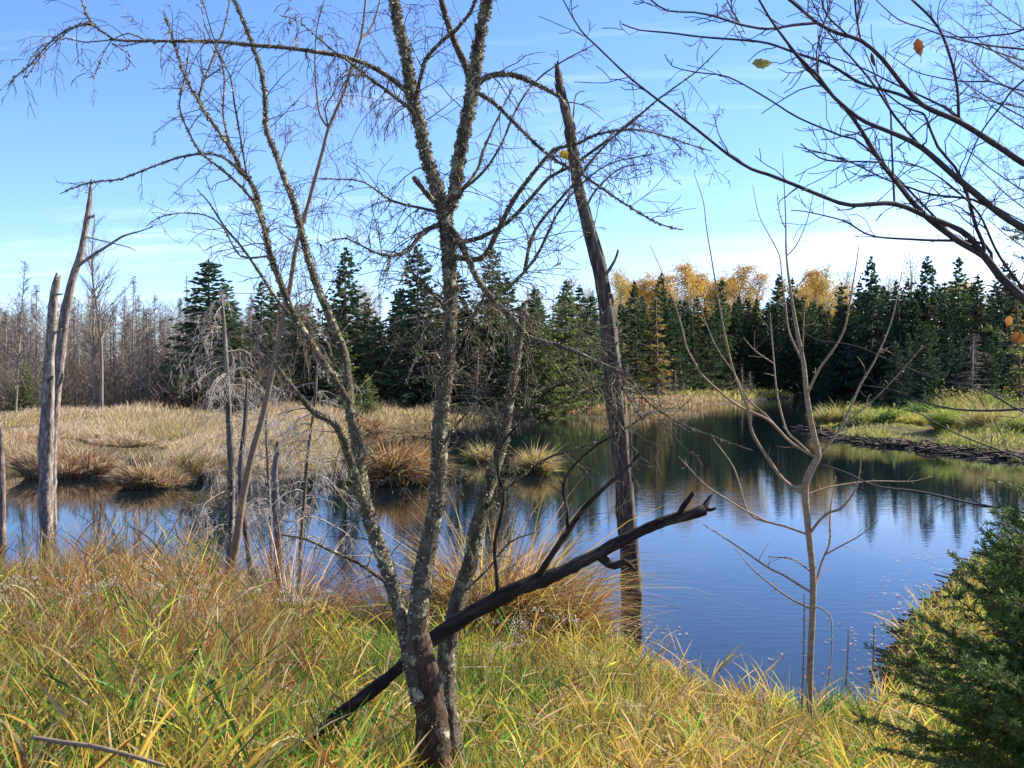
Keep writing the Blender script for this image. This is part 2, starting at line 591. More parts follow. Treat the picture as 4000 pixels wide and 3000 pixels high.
# colours of the plants themselves
STRAW = (.46, .34, .16)
GOLD = (.50, .33, .06)
YGRN = (.37, .38, .05)
GREEN = (.11, .27, .035)
DGRN = (.035, .085, .022)
RUST = (.28, .115, .035)
TAN = (.38, .26, .15)
PINK = (.56, .43, .28)
OLIVE = (.17, .17, .05)
PAL = [STRAW, GOLD, YGRN, GREEN, DGRN, RUST, TAN]


def upx(X, Y):
    return 2000 + X / np.maximum(Y, .3) * FPX


# ------------------------------------------------------------------ near bank grass
def near_height(X, Y):
    """standing height of the sward at a place on the near bank"""
    u = upx(X, Y)
    h = np.interp(u, [-600, 0, 350, 700, 950, 1150, 1500, 1750, 2050, 2300, 2500, 2700, 3100, 3400, 4200],
                  [.72, .74, .98, 1.04, .85, .60, .52, .46, .44, .42, .40, .36, .33, .36, .42])
    near = np.interp(Y, [1.5, 4, 7, 9.5], [.62, .62, .9, 1.0])
    return h * near * (1 + .22 * fbm(X * 1.6, Y * 1.6, 21))


def near_weights(X, Y):
    u = upx(X, Y)
    n1 = fbm(X * .9, Y * .9, 31)
    n2 = fbm(X * 1.3 + 9, Y * 1.3, 37)
    z1 = np.clip(1.5 - np.abs(u - 560) / 560, 0, 1) * np.clip((Y - 4.9) / 1.2, 0, 1)    # brown zone, left by the water
    gC = np.exp(-((u - 1350) / 600) ** 2) * .65                                       # green zone round the tree
    gR = np.clip((u - 1900) / 700, 0, 1)
    w = np.stack([.7 + .8 * gR * (u < 3200) + .4 * n1, .5 + 1.1 * gR * (u < 3300) + .45 * np.clip(n1 + .3, 0, 1), (1.25 + .6 * np.clip(-n1, 0, 1) + .7 * np.clip((u - 3000) / 400, 0, 1)) * (1 - .75 * z1),
                  .95 + 1.5 * gC + 1.6 * np.clip(n2, 0, 1) - .45 * gR + .9 * np.clip((u - 3050) / 300, 0, 1) - .85 * z1, .42 + .7 * gC + .8 * np.clip(n2, 0, 1), .34 + 2.8 * z1 * np.clip(.7 + n2, .2, 2) + .5 * np.clip(-n2 - .2, 0, 1), .5 + .8 * z1 + .2 * n1], -1)
    return np.clip(w, .02, None)


def mixpick(w, rng):
    w = w / w.sum(-1, keepdims=True)
    c = np.cumsum(w, -1)
    r = rng.uniform(0, 1, len(w))[:, None]
    idx = (r > c).sum(-1).clip(0, w.shape[1] - 1)
    return idx


def near_sward(n, seed, wscale=1.0, lscale=1.0, name='grass'):
    rng = np.random.default_rng(seed)
    # sample evenly in the picture as well as on the ground: more blades where they are close
    Yd = 1.9 + (17.5 - 1.9) * rng.uniform(0, 1, n * 3) ** 1.35
    uu = rng.uniform(-350, 4350, n * 3)
    Xd = (uu - 2000) / FPX * Yd
    clump = fbm(Xd * 3.1, Yd * 3.1, 41)
    keep = (sdist(NEAR, Xd, Yd) > -.06) & (rng.uniform(-1, 1, n * 3) < clump * 1.2 + .55)
    # right bank past the bend is low and patchy
    keep &= ~((Yd > 9) & (Xd > 3) & (rng.uniform(0, 1, n * 3) < .35))
    X, Y = Xd[keep][:n], Yd[keep][:n]
    n = len(X)
    Z = ground_z(X, Y)
    H = near_height(X, Y) * rng.uniform(.55, 1.1, n) * lscale
    H = np.where((X > 2.4) & (Y > 6.6), H * np.interp(Y, [6.6, 8.2, 10], [.8, .42, .38]), H)
    tall = rng.uniform(0, 1, n) < .04
    H = np.where(tall, H * 1.25, H)
    idx = mixpick(near_weights(X, Y), rng)
    C = np.asarray(PAL)[idx] * rng.uniform(.7, 1.3, (n, 1)) * rng.uniform(.92, 1.08, (n, 3))
    az = rng.uniform(0, 2 * pi, n) + 0
    lean = np.abs(rng.normal(0, .33, n)) + .04
    flop = .5 * fbm(X * 2.3, Y * 2.3, 51)
    D = np.stack([np.cos(az) * lean + .22 * flop - .05, np.sin(az) * lean - .05, np.ones(n)], 1)
    P = np.stack([X, Y, Z - .02], 1)
    Wd = rng.uniform(.0028, .0072, n) * wscale * np.interp(Y, [2, 6, 12], [.8, 1.0, 1.5])
    bend = np.abs(rng.normal(.12, .22, n)).clip(.0, 1.0)
    mb = MB()
    blades(mb, P, D, H, Wd, bend, C, rng.uniform(0, 2 * pi, n))
    return mb


mb = near_sward(230000, 11)
# reed-grass: stalks carrying long leaves that stand off at an angle
rng = np.random.default_rng(12)


def reeds(mb, X, Y, H, rng, lw=(.005, .011), ll=(.16, .36), pal=None, nleaf=6):
    n = len(X)
    Z = ground_z(X, Y)
    az = rng.uniform(0, 2 * pi, n)
    ln = rng.uniform(0, .22, n)
    D = np.stack([np.cos(az) * ln, np.sin(az) * ln, np.ones(n)], 1)
    idx = mixpick(near_weights(X, Y), rng) if pal is None else rng.choice(len(pal), n)
    base = (np.asarray(PAL) if pal is None else np.asarray(pal))[idx] * rng.uniform(.8, 1.25, (n, 1))
    P = np.stack([X, Y, Z], 1)
    blades(mb, P, D, H, .0055, .08, base * .9, rng.uniform(0, 2 * pi, n), wprof=(1, .8, .6))
    Dn = D / np.linalg.norm(D, axis=1)[:, None]
    for k in range(nleaf):
        t = rng.uniform(.3, 1.0, n)
        p = P + Dn * (H * t)[:, None]
        a = rng.uniform(0, 2 * pi, n)
        s = rng.uniform(.35, 1.15, n)
        d = np.stack([np.cos(a) * s, np.sin(a) * s, rng.uniform(.7, 1.6, n)], 1)
        c = base * rng.uniform(.7, 1.35, (n, 1))
        sw = rng.uniform(0, 1, n) < .3
        zz1 = np.clip(1.5 - np.abs(upx(X, Y) - 560) / 560, 0, 1) * np.clip((Y - 4.9) / 1.2, 0, 1) > .4
        c = np.where(sw[:, None], np.where(zz1[:, None], np.asarray((.30, .16, .05)), np.asarray(GOLD)) * rng.uniform(.7, 1.2, (n, 1)), c)
        blades(mb, p, d, rng.uniform(*ll, n), rng.uniform(*lw, n), rng.uniform(.0, .45, n), c, a + pi / 2 + rng.normal(0, .5, n), wprof=(.55, 1, .65))


nr = 2900
Yd = 2.1 + 7.8 * rng.uniform(0, 1, nr * 3) ** 1.2
Xd = (rng.uniform(-300, 4300, nr * 3) - 2000) / FPX * Yd
dens = np.interp(upx(Xd, Yd), [0, 900, 1500, 2300, 2900, 3200, 4000], [1, .9, .75, .45, .35, .55, .8]) * (.6 + .6 * fbm(Xd * 1.2, Yd * 1.2, 61))
k = (sdist(NEAR, Xd, Yd) > .05) & (rng.uniform(0, 1, nr * 3) < dens)
X, Y = Xd[k][:nr], Yd[k][:nr]
reeds(mb, X, Y, near_height(X, Y) * rng.uniform(.6, 1.12, len(X)), rng)
# broad reed leaves close to the eye at the left
nb_ = 420
Yd = rng.uniform(2.4, 4.6, nb_)
Xd = (rng.uniform(-300, 1500, nb_) - 2000) / FPX * Yd
reeds(mb, Xd, Yd, near_height(Xd, Yd) * rng.uniform(.7, 1.1, nb_), rng, lw=(.009, .015), ll=(.2, .42), nleaf=5)
# bent dry straw lying through the sward
n = 9000
Yd = 2.0 + 7.5 * rng.uniform(0, 1, n) ** 1.1
Xd = (rng.uniform(-300, 4300, n) - 2000) / FPX * Yd
k = sdist(NEAR, Xd, Yd) > .1
X, Y = Xd[k], Yd[k]
n = len(X)
a = rng.uniform(0, 2 * pi, n)
Zs = ground_z(X, Y) + rng.uniform(.05, .75, n) * near_height(X, Y)
blades(mb, np.stack([X, Y, Zs], 1), np.stack([np.cos(a), np.sin(a), rng.uniform(-.5, .6, n)], 1), rng.uniform(.15, .45, n), rng.uniform(.004, .009, n),
       rng.uniform(0, .5, n), pick(rng, n, [STRAW, PINK, TAN, GOLD, RUST], [3, 2, 2, 1, .7]), a + pi / 2 + rng.normal(0, .6, n))
tag(mb.build('grass', M_grass), 'tangled green, gold and rust autumn grass covering the near bank', 'grass', kind='stuff')

# grass heads and wild aster fluff
mb = MB()
rng = np.random.default_rng(15)
for (u0, v0, n, su, sv, Yh) in ((520, 2300, 46, 190, 40, 6.9), (1150, 2330, 10, 60, 25, 7.2), (60, 2290, 12, 50, 30, 6.8), (2020, 2450, 16, 90, 40, 6.6), (720, 2380, 22, 120, 40, 6.6)):
    for q in range(n):
        c = at(u0 + rng.normal(0, su), v0 + rng.normal(0, sv), Yh + rng.normal(0, .3))
        g0 = float(ground_z(c[0], c[1]))
        tube(mb, [(c[0], c[1], g0), (c[0] + .01, c[1], (g0 + c[2]) / 2), c], [.0022, .002, .0015], 3, (.2, .13, .07), cap=False)
        m = 22
        off = rng.normal(0, 1, (m, 3)) * np.array((.034, .03, .010))
        dd = rng.normal(0, 1, (m, 3)) + np.array((0, 0, .8))
        blades(mb, c + off, dd, rng.uniform(.008, .018, m), .008, .2, np.array((.44, .38, .28)) * rng.uniform(.6, 1.2, (m, 1)), rng.uniform(0, 6, m))
tag(mb.build('wildflowers', M_grass), 'faded whitish seed heads among the brown grass at left', 'wildflowers', kind='stuff')


# ------------------------------------------------------------------ tussocks (single clumps one can point at)
def tussock(u, v, w, h, Y, label, pal, wts, n=900, lean=(0, 0), bend=.9, base_z=None, width=.02, group=None, name='grass_tussock'):
    c = at(u, v, Y)
    X0, Y0 = c[0], Y
    W_ = w * Y / FPX / 2
    H_ = h * Y / FPX
    rng = np.random.default_rng(int(u * 7 + v))
    n = int(n * 2.6)
    width = width * .6
    r = np.sqrt(rng.uniform(0, 1, n)) * W_ * .75
    a = rng.uniform(0, 2 * pi, n)
    X, Y_ = X0 + r * np.cos(a), Y0 + r * np.sin(a) * .7
    gz = ground_z(X, Y_)
    Z = np.maximum(gz, -.08) if base_z is None else np.full(n, base_z)
    fr = r / (W_ * .75)
    if Y < 15 or (base_z is not None and Y < 24.5):
        H_ = max(.25, float(at(u, v - h, Y)[2]) - (base_z if base_z is not None else max(float(np.mean(gz)), -.05)))
    elif Y < 50:
        H_ = float(np.clip(at(u, v - h, Y)[2] - np.mean(gz), .35, H_))
    L = H_ * rng.uniform(.5, 1.2, n) * (1.15 - .45 * fr ** 2)
    L = L * (1 + .25 * np.sin(2 * a + u) + .2 * np.sin(5 * a + v))
    D = np.stack([np.cos(a) * fr * .35 + rng.normal(0, .24, n) + lean[0], np.sin(a) * fr * .3 + rng.normal(0, .16, n) + lean[1], np.ones(n)], 1)
    mb = MB()
    blades(mb, np.stack([X, Y_, Z], 1), D, L * 1.1, width * rng.uniform(.6, 1.2, n), rng.uniform(.2, bend, n), pick(rng, n, pal, wts), rng.uniform(0, 2 * pi, n))
    # peaty root mound
    t = np.linspace(0, 1, 7)
    an = np.arange(14) / 14 * 2 * pi
    mv = []
    for k_ in t:
        rad = W_ * .8 * np.sqrt(1 - k_ ** 2 * .98)
        mv += [(X0 + rad * cos(q) * (1 + .08 * sin(3 * q + u)), Y0 + rad * sin(q) * .7, -.15 + k_ * (H_ * .28 + .15)) for q in an]
    Qm = [[i * 14 + j, i * 14 + (j + 1) % 14, (i + 1) * 14 + (j + 1) % 14, (i + 1) * 14 + j] for i in range(6) for j in range(14)]
    mb.add(mv, Qm, None, (.06, .04, .02))
    if base_z is None:
        pass
    return tag(mb.build(name, M_grass, origin=(X0, Y0, 0)), label, 'grass tussock', group)


SED = [RUST, TAN, STRAW, GOLD, OLIVE]
tussock(1545, 1890, 230, 165, 23.4, 'large rusty brown sedge tussock bending rightward in the water behind the forked tree', SED, [3, 3, 1.5, 1, .6], 2200, (.25, 0), 1.1, base_z=-.05, width=.03)
tussock(1885, 1800, 85, 75, 29, 'small yellow green grass tussock in the pond between two mossy stems', [STRAW, YGRN, TAN], [3, 1.6, 1], 500, (-.1, 0), .9, base_z=-.05, width=.03)
tussock(2085, 1850, 120, 110, 25.7, 'pale straw coloured tussock in the water left of the broken dead trunk', [STRAW, TAN, YGRN, RUST], [3, 2, 1.5, 1], 900, (.15, 0), .9, base_z=-.05, width=.025)
tussock(590, 1905, 250, 95, 22.6, 'rounded pinkish brown tussock standing alone in the left arm of the pond', [PINK, TAN, RUST, OLIVE], [3, 2, 1.5, 1.5], 2200, (0, 0), 1.0, base_z=-.05, width=.03)
tussock(265, 1850, 420, 110, 25, 'dark rusty sedge clump at the meadow edge behind the left snag', [PINK, RUST, (.2, .09, .035), TAN], [3, 1.5, 1.5, 2], 2200, (0, 0), .7, base_z=0, width=.03)
tussock(760, 1890, 200, 120, 24, 'dark brown tussock with green tips right of the rounded pinkish one', [(.16, .08, .035), OLIVE, TAN, STRAW], [1.5, 1.5, 1, 1.5], 1200, (0, 0), .7, base_z=-.05, width=.03)
tussock(1130, 2340, 160, 260, 8.9, 'tall rust coloured grass clump at the water edge left of the forked tree', [RUST, PINK, TAN, STRAW], [3, 2, 2, 1], 520, (.03, 0), 1.0, width=.014)
tussock(1930, 2440, 360, 400, 8.9, 'tall golden brown sedge clump behind the right mossy stem', [RUST, TAN, GOLD, STRAW, YGRN], [2.2, 2.2, 1.6, 2, .7], 1700, (.08, 0), 1.3, width=.015)
tussock(2190, 2500, 230, 250, 8.7, 'upright rusty sedge clump beside the foot of the broken dead trunk', [RUST, TAN, GOLD, OLIVE, YGRN], [3, 2, 1.3, 1, 1], 800, (0, 0), 1.0, width=.015)
tussock(1530, 2380, 170, 170, 9.0, 'low straw coloured clump between the left stem and the middle stem', [STRAW, TAN, RUST], [2, 2, 2], 600, (-.1, 0), .8, width=.009)


LG = (.24, .30, .05)
for (u, v, w_, h_, Y_, lab, pal_, wt_) in (
        (3270, 1675, 190, 95, 46, 'straw and green grass mound at the left tip of the beaver dam', [STRAW, LG, TAN, YGRN], [2, 2, 1, 1]),
        (3440, 1700, 260, 105, 43, 'rounded bright green clump in the middle of the dam left part', [LG, YGRN, GREEN, STRAW], [2, 2, 1, 1]),
        (3560, 1715, 120, 90, 41, 'yellowish clump beside the dark gap of the dam', [YGRN, GOLD, STRAW], [2, 1, 1]),
        (3740, 1735, 220, 150, 38, 'tall green tussock just right of the dark gap of the dam', [GREEN, LG, YGRN, STRAW], [2, 2, 1, 1]),
        (3890, 1745, 240, 170, 36.5, 'big pale drooping grass clump near the right end of the dam', [STRAW, TAN, LG, YGRN], [2, 1.5, 1.5, 1]),
        (4010, 1760, 180, 140, 35, 'green clump at the right edge of the picture on the dam', [LG, GREEN, STRAW], [2, 1, 1]),
        (3760, 1590, 260, 90, 56, 'olive yellow bush behind the dam under the dark spruces', [OLIVE, YGRN, STRAW], [2, 2, 1]),
        (3620, 1600, 160, 60, 55, 'low dark green bush behind the dam gap', [GREEN, OLIVE, DGRN], [2, 2, 1]),
        (840, 1800, 520, 95, 31, 'wide pale pinkish grass hummock left of the dead fir poles', [PINK, STRAW, TAN], [4, 1.5, 1]),
        (480, 1790, 380, 90, 32, 'pale pinkish hummock between the left snags and the wide hummock', [PINK, TAN, OLIVE], [4, 1, .6]),
        (90, 1800, 330, 100, 30, 'straw pale hummock at the left edge of the meadow', [PINK, STRAW, RUST], [3, 2, 1]),
        (1130, 1810, 360, 90, 31, 'ochre hummock behind the lowest left limb at the pond edge', [STRAW, TAN, OLIVE, RUST], [3, 2, 1, 1]),
        (1420, 1700, 220, 70, 44, 'reddish brown grass hummock on the far shore left of the middle stem', [RUST, TAN, PINK], [2, 2, 1])):
    tussock(u, v, w_, h_, Y_, lab, pal_, wt_, 1500, (.08, 0), 1.0, width=.03, group=None)

# ------------------------------------------------------------------ far meadow, dam and shore grass
def sward(poly, n, xr, yr, Hfun, pal, wts, label, name='meadow_grass', seed=1, wd=.02, edge=.1, vis=True, tr=.55, clumpy=1.0, origin=(0, 0, 0), maxd=None):
    rng = np.random.default_rng(seed)

    def fn(x, y):
        u = upx(x, y)
        s = sdist(poly, x, y)
        k = (s > edge) & (u > -300) & (u < 4300)
        if maxd:
            k &= s < maxd
        return k & (rng.uniform(0, 1, len(x)) < np.clip(.5 + clumpy * fbm(x * .7, y * .5, seed), .08, 1))
    # even in picture: y sampled with log density
    out, tot = [], 0
    for _ in range(80):
        m = n
        y = yr[0] * (yr[1] / yr[0]) ** rng.uniform(0, 1, m)
        x = (rng.uniform(max(-300, xr[0]), min(4300, xr[1]), m) - 2000) / FPX * y
        k = fn(x, y)
        out.append(np.stack([x[k], y[k]], 1))
        tot += k.sum()
        if tot >= n:
            break
    P2 = np.concatenate(out)[:n]
    n = len(P2)
    X, Y = P2[:, 0], P2[:, 1]
    Z = ground_z(X, Y)
    H = Hfun(X, Y, rng)
    a = rng.uniform(0, 2 * pi, n)
    l = np.abs(rng.normal(0, .3, n))
    D = np.stack([np.cos(a) * l + .1, np.sin(a) * l, np.ones(n)], 1)
    cn = fbm(X * .25, Y * .12, seed + 3)
    wt = np.asarray(wts, float)[None, :] * np.exp(np.stack([(2.2 if q % 2 else -2.2) * cn for q in range(len(pal))], -1))
    C = np.asarray(pal)[mixpick(wt, rng)] * rng.uniform(.75, 1.25, (n, 1))
    mb = MB()
    blades(mb, np.stack([X, Y, Z - .03], 1), D, H, wd * rng.uniform(.6, 1.3, n) * np.clip(Y / 30, .6, 3), rng.uniform(.1, .9, n), C, rng.uniform(0, 2 * pi, n))
    return tag(mb.build(name, M_grass), label, 'grass', kind='stuff')


def h_meadow(X, Y, rng):
    return (.42 + .75 * fbm(X * .34, Y * .13, 71)).clip(.10, 1.15) * rng.uniform(.6, 1.1, len(X)) * np.interp(Y, [24, 60, 90, 160], [1, 1.15, .95, 1.0])


sward(FAR, 110000, (-300, 1760), (22, 85), h_meadow, [PINK, STRAW, PINK, (.46, .36, .15), TAN, OLIVE], [3, 2.5, 2, 1.6, 1.0, .5],
      'pinkish tan marsh grass covering the left meadow', seed=3, wd=.018, clumpy=.9)
sward(FAR, 55000, (1300, 2900), (50, 110), h_meadow, [TAN, STRAW, PINK, YGRN, RUST, OLIVE], [3, 2.4, 2, .9, 1.3, .8],
      'dry tan marsh grass along the far shore', seed=5, wd=.02, clumpy=.7, maxd=40)
sward(FAR, 9000, (2600, 4300), (88, 150), lambda X, Y, r: r.uniform(.5, .9, len(X)), [TAN, YGRN, OLIVE, STRAW], [1.6, 2, 2, 1],
      'short yellow green shore grass under the far spruces', seed=8, wd=.03, clumpy=.7, maxd=14)
sward(DAM, 48000, (3100, 4300), (30, 62), lambda X, Y, r: (.34 + .5 * fbm(X * .9, Y * .4, 81)).clip(.05, 1.0) * (1 - .75 * np.exp(-((upx(X, Y) - 3640) / 35) ** 2)) * r.uniform(.45, 1.15, len(X)), [YGRN, (.25, .33, .06), STRAW, (.2, .25, .05), GOLD, TAN], [2.2, 2.2, 1.8, 1.6, .7, 1.6],
      'bright green and straw grass growing on the beaver dam', seed=9, wd=.018, clumpy=1.0, edge=.12)

# stick litter of the dam edge and of the right bank
mb = MB()
rng = np.random.default_rng(22)
PD = np.array(DAM[:9])
for q in range(520):
    i = rng.integers(0, len(PD) - 1)
    p = PD[i] + (PD[i + 1] - PD[i]) * rng.uniform() + rng.normal(0, .35, 2) + np.array((0, .3))
    z = max(.0, float(ground_z(p[0], p[1]))) * .6 + rng.uniform(0, .12)
    a = rng.uniform(0, pi)
    L = rng.uniform(.2, .8)
    d = np.array((cos(a), sin(a) * .5, rng.normal(0, .18))) * L / 2
    c = np.array((p[0], p[1], z))
    tube(mb, [c - d, c + rng.normal(0, .02, 3), c + d], [.025, .03, .018], 4, np.array((1, 1, 1)) * rng.uniform(.5, 1.6))
tag(mb.build('debris', M_debris), 'dark muddy sticks piled along the waterline of the dam', 'debris', kind='stuff')
mb = MB()
PB = np.array(NEAR[15:22])
for q in range(800):
    i = rng.integers(0, len(PB) - 1)
    e = PB[i + 1] - PB[i]
    nrm = np.array((e[1], -e[0])) / np.linalg.norm(e)
    p = PB[i] + e * rng.uniform() + nrm * abs(rng.normal(0, .3))
    z = max(.0, float(ground_z(p[0], p[1]))) + rng.uniform(0, .05)
    a = rng.uniform(0, pi)
    L = rng.uniform(.08, .5)
    d = np.array((cos(a), sin(a), rng.normal(0, .15))) * L / 2
    c = np.array((p[0], p[1], z))
    tube(mb, [c - d, c + rng.normal(0, .01, 3), c + d], np.array([.008, .011, .006]) * rng.uniform(.5, 1.5), 4, np.array((1, 1, 1)) * rng.uniform(.5, 1.8))
tag(mb.build('debris', M_debris), 'dead sticks and peat lying along the right shore', 'debris', kind='stuff')

# floating leaves
mb = MB()
rng = np.random.default_rng(24)
spots = []
for q in range(260):
    i = rng.integers(0, len(PB) - 1)
    e = PB[i + 1] - PB[i]
    nrm = np.array((-e[1], e[0])) / np.linalg.norm(e)
    p = PB[i] + e * rng.uniform() + nrm * abs(rng.exponential(.22))
    spots.append(p)
for (u, v, n, s) in ((3510, 2330, 14, .12), (3470, 2400, 6, .1), (3610, 2175, 12, .2), (3480, 2270, 4, .12), (3280, 2442, 1, .02), (3470, 2450, 10, .1), (2465, 2462, 16, .2), (2620, 2470, 6, .12), (2560, 2500, 8, .15), (3770, 2090, 20, .4)):
    p = np.array(onwater(u, v))
    for q in range(n):
        spots.append(p + rng.normal(0, s, 2) * np.array((1, .7)))
for p in spots:
    if float(ground_z(p[0], p[1])) > -.005:
        continue
    a = rng.uniform(0, 2 * pi)
    L, w = rng.uniform(.012, .035), rng.uniform(.006, .014)
    ca, sa = cos(a), sin(a)
    z = .006 + rng.uniform(0, .004)
    c = np.array((.62, .5, .36)) * rng.uniform(.6, 1.2) if rng.uniform() < .8 else np.array((.5, .26, .06))
    pts = [(p[0] + ca * L * x - sa * w * y, p[1] + sa * L * x + ca * w * y, z + .004 * abs(y) + .006 * abs(x) ** 2) for x, y in ((-1, 0), (-.4, -.9), (.4, -.8), (1, 0), (.4, .8), (-.4, .9))]
    mb.add(pts, [[0, 1, 2, 5], [2, 3, 4, 5]], None, c)
tag(mb.build('leaves', M_leafy, smooth=False), 'pale fallen leaves floating on the water by the banks', 'leaves', kind='stuff')


# ------------------------------------------------------------------ far trees: kinds are built once, then copied
def spruce_meshes(seed, h=10.0, wid=1.9, dens=1.0, cols=((.022, .05, .022), (.04, .085, .03), (.075, .12, .035)), ragged=.2, base=.03, spray=1.0):
    """returns (crown MB, trunk MB) of a spruce h metres tall, feet at the origin"""
    rng = np.random.default_rng(seed)
    crown, trunk = MB(), MB()
    tube(trunk, [(0, 0, -.3), (0, 0, h * .5), (rng.normal(0, .05), 0, h * .985)], [.016 * h, .010 * h, .0015 * h], 6)
    z = h * base
    P, D, L, Wd, Bn, C = [], [], [], [], [], []
    cols = np.asarray(cols)
    prof_n = rng.uniform(0, 10)
    while z < h * .985:
        f = z / h
        R = wid * ((1 - f) ** .82) * (1 + .12 * sin(z * 1.9 + prof_n)) + .05
        nb = int(max(4, (6 + 7 * (1 - f)) * dens))
        a0 = rng.uniform(0, 6.28)
        for b in range(nb):
            a = a0 + b / nb * 6.28 + rng.normal(0, .2)
            if rng.uniform() < .10 + ragged * .25:
                continue
            r = R * rng.uniform(1 - ragged * 2.2, 1 + ragged)
            el = .55 * f - .22 + rng.normal(0, .08)
            dx, dy = cos(a), sin(a)
            zz = z + rng.normal(0, .2) * (1 - .7 * f)
            m = max(3, int(r / .26))
            if r > .7:
                tube(trunk, [(0, 0, zz), (dx * r * .6, dy * r * .6, zz + r * .6 * el - .05 * r), (dx * r * .95, dy * r * .95, zz + r * .95 * el)], [.018, .012, .005], 3, cap=False)
            for k in range(m):
                t = (k + rng.uniform(.2, 1)) / m
                if t < .28 and rng.uniform() < .6:
                    continue
                px, py = dx * r * t, dy * r * t
                pz = zz + r * t * el - .22 * r * sin(pi * t) * .5
                for s in (-1, 1, 0):
                    aa = a + s * rng.uniform(.5, 1.1)
                    P.append((px, py, pz))
                    D.append((cos(aa), sin(aa), el + rng.normal(-.12, .22)))
                    L.append(rng.uniform(.22, .5) * (1.15 - .55 * t) * min(1, .35 + r) * spray)
                    Wd.append(rng.uniform(.09, .17) * spray)
                    Bn.append(rng.uniform(.0, .5))
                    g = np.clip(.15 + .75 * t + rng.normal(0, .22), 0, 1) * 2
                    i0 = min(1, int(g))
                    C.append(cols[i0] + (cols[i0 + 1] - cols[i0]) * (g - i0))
        z += rng.uniform(.26, .42) * (.75 + .35 * (1 - f)) * h / 10 ** 1.0 * 1.0 if h < 10 else rng.uniform(.26, .42) * (.75 + .35 * (1 - f))
    n = len(P)
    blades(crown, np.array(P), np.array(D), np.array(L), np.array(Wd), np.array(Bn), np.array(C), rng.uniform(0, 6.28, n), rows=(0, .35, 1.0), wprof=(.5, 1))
    # leader
    blades(crown, np.tile((0, 0, h * .93), (24, 1)) + rng.uniform(0, 1, (24, 1)) * np.array((0, 0, h * .065)), np.stack([rng.normal(0, .8, 24), rng.normal(0, .8, 24), np.ones(24)], 1),
           .2, .06, .1, np.tile(cols[1], (24, 1)), rng.uniform(0, 6, 24))
    return crown, trunk


def broad_tree_meshes(seed, h=12, cols=((.75, .42, .05), (.62, .38, .09), (.55, .30, .05)), leaves=2600, spread=1.7, lsize=.10, bare=.35):
    rng = np.random.default_rng(seed)
    crown, trunk = MB(), MB()
    tips = []
    main = [(0, 0, -.3), (rng.normal(0, .15), rng.normal(0, .15), h * .35), (rng.normal(0, .25), rng.normal(0, .25), h * .7), (rng.normal(0, .2), 0, h * .98)]
    pth, rr = smooth_path(main, [.012 * h, .009 * h, .005 * h, .0012 * h], .5)
    tube(trunk, pth, rr, 6)
    for k in range(46):
        t = rng.uniform(bare, .98)
        i = int(t * (len(pth) - 1))
        a = rng.uniform(0, 6.28)
        L = spread * (1.15 - t) * rng.uniform(.7, 1.5) + .3
        d = norm((cos(a), sin(a), rng.uniform(.8, 1.8)))
        pts = twig(trunk, pth[i], d, L * 1.5, rr[i] * .45, rng, 1, -.15, .2, kids=5, ang=(20, 45), rmin=.006)
        tips += [pts[j] for j in range(1, len(pts))]
    tips = np.array(tips)
    if leaves:
        pw = rng.uniform(0, 1, len(tips)) ** 4
        k = rng.choice(len(tips), leaves, p=pw / pw.sum())
        P = tips[k] + rng.normal(0, .26, (leaves, 3))
        blades(crown, P, rng.normal(0, 1, (leaves, 3)), lsize * rng.uniform(.7, 1.4, leaves), lsize * .9, .2, pick(rng, leaves, cols, [1] * len(cols)), rng.uniform(0, 6, leaves), rows=(0, .5, 1), wprof=(.4, 1))
    return crown, trunk


def dead_tree_meshes(seed, h=9.0, wid=.9, kind=0):
    """grey dead conifer: pole with many short fine branches"""
    rng = np.random.default_rng(seed)
    trunk, br = MB(), MB()
    lean = rng.normal(0, .02, 2) * h
    tube(trunk, [(0, 0, -.3), (lean[0] * .4, lean[1] * .4, h * .5), (lean[0], lean[1], h)], [.008 * h, .0055 * h, .002 * h], 6)
    z = h * rng.uniform(.12, .25)
    while z < h * .99:
        f = z / h
        for b in range(rng.integers(2, 5)):
            a = rng.uniform(0, 6.28)
            L = (wid * 1.25 * (1.1 - f) + .15) * rng.uniform(.35, 1.2)
            up = rng.uniform(-.5, .1) if kind == 0 else rng.uniform(.3, 1.1)
            x = (lean[0] * f, lean[1] * f, z)
            twig(br, x, (cos(a), sin(a), up), L, .012 + .001 * h * (1 - f), rng, 1, .1 if kind == 0 else -.3, .3, np.array((1, 1, 1)) * rng.uniform(.7, 1.3), kids=4, ang=(30, 60), frac=(.25, .55), n=5, rmin=.006)
        z += rng.uniform(.09, .2)
    if kind == 0 and rng.uniform() < .7:      # cone-thick tops of black spruce
        for q in range(50):
            a = rng.uniform(0, 6.28)
            zz = h * rng.uniform(.86, 1.0)
            twig(br, (lean[0], lean[1], zz), (cos(a), sin(a), rng.uniform(-.3, .5)), rng.uniform(.1, .28), .012, rng, 1, 0, .4, (.5, .5, .45), kids=3, n=4, rmin=.008)
    return br, trunk


def make_tree(name, a, amat, aname, b, bmat, label, cat, group=None):
    root = empty(name, (0, 0, 0), label, cat, group)
    if b is not None:
        b.build('trunk', bmat, root)
    if a is not None:
        a.build('crown', amat, root)
    return root


used = {}


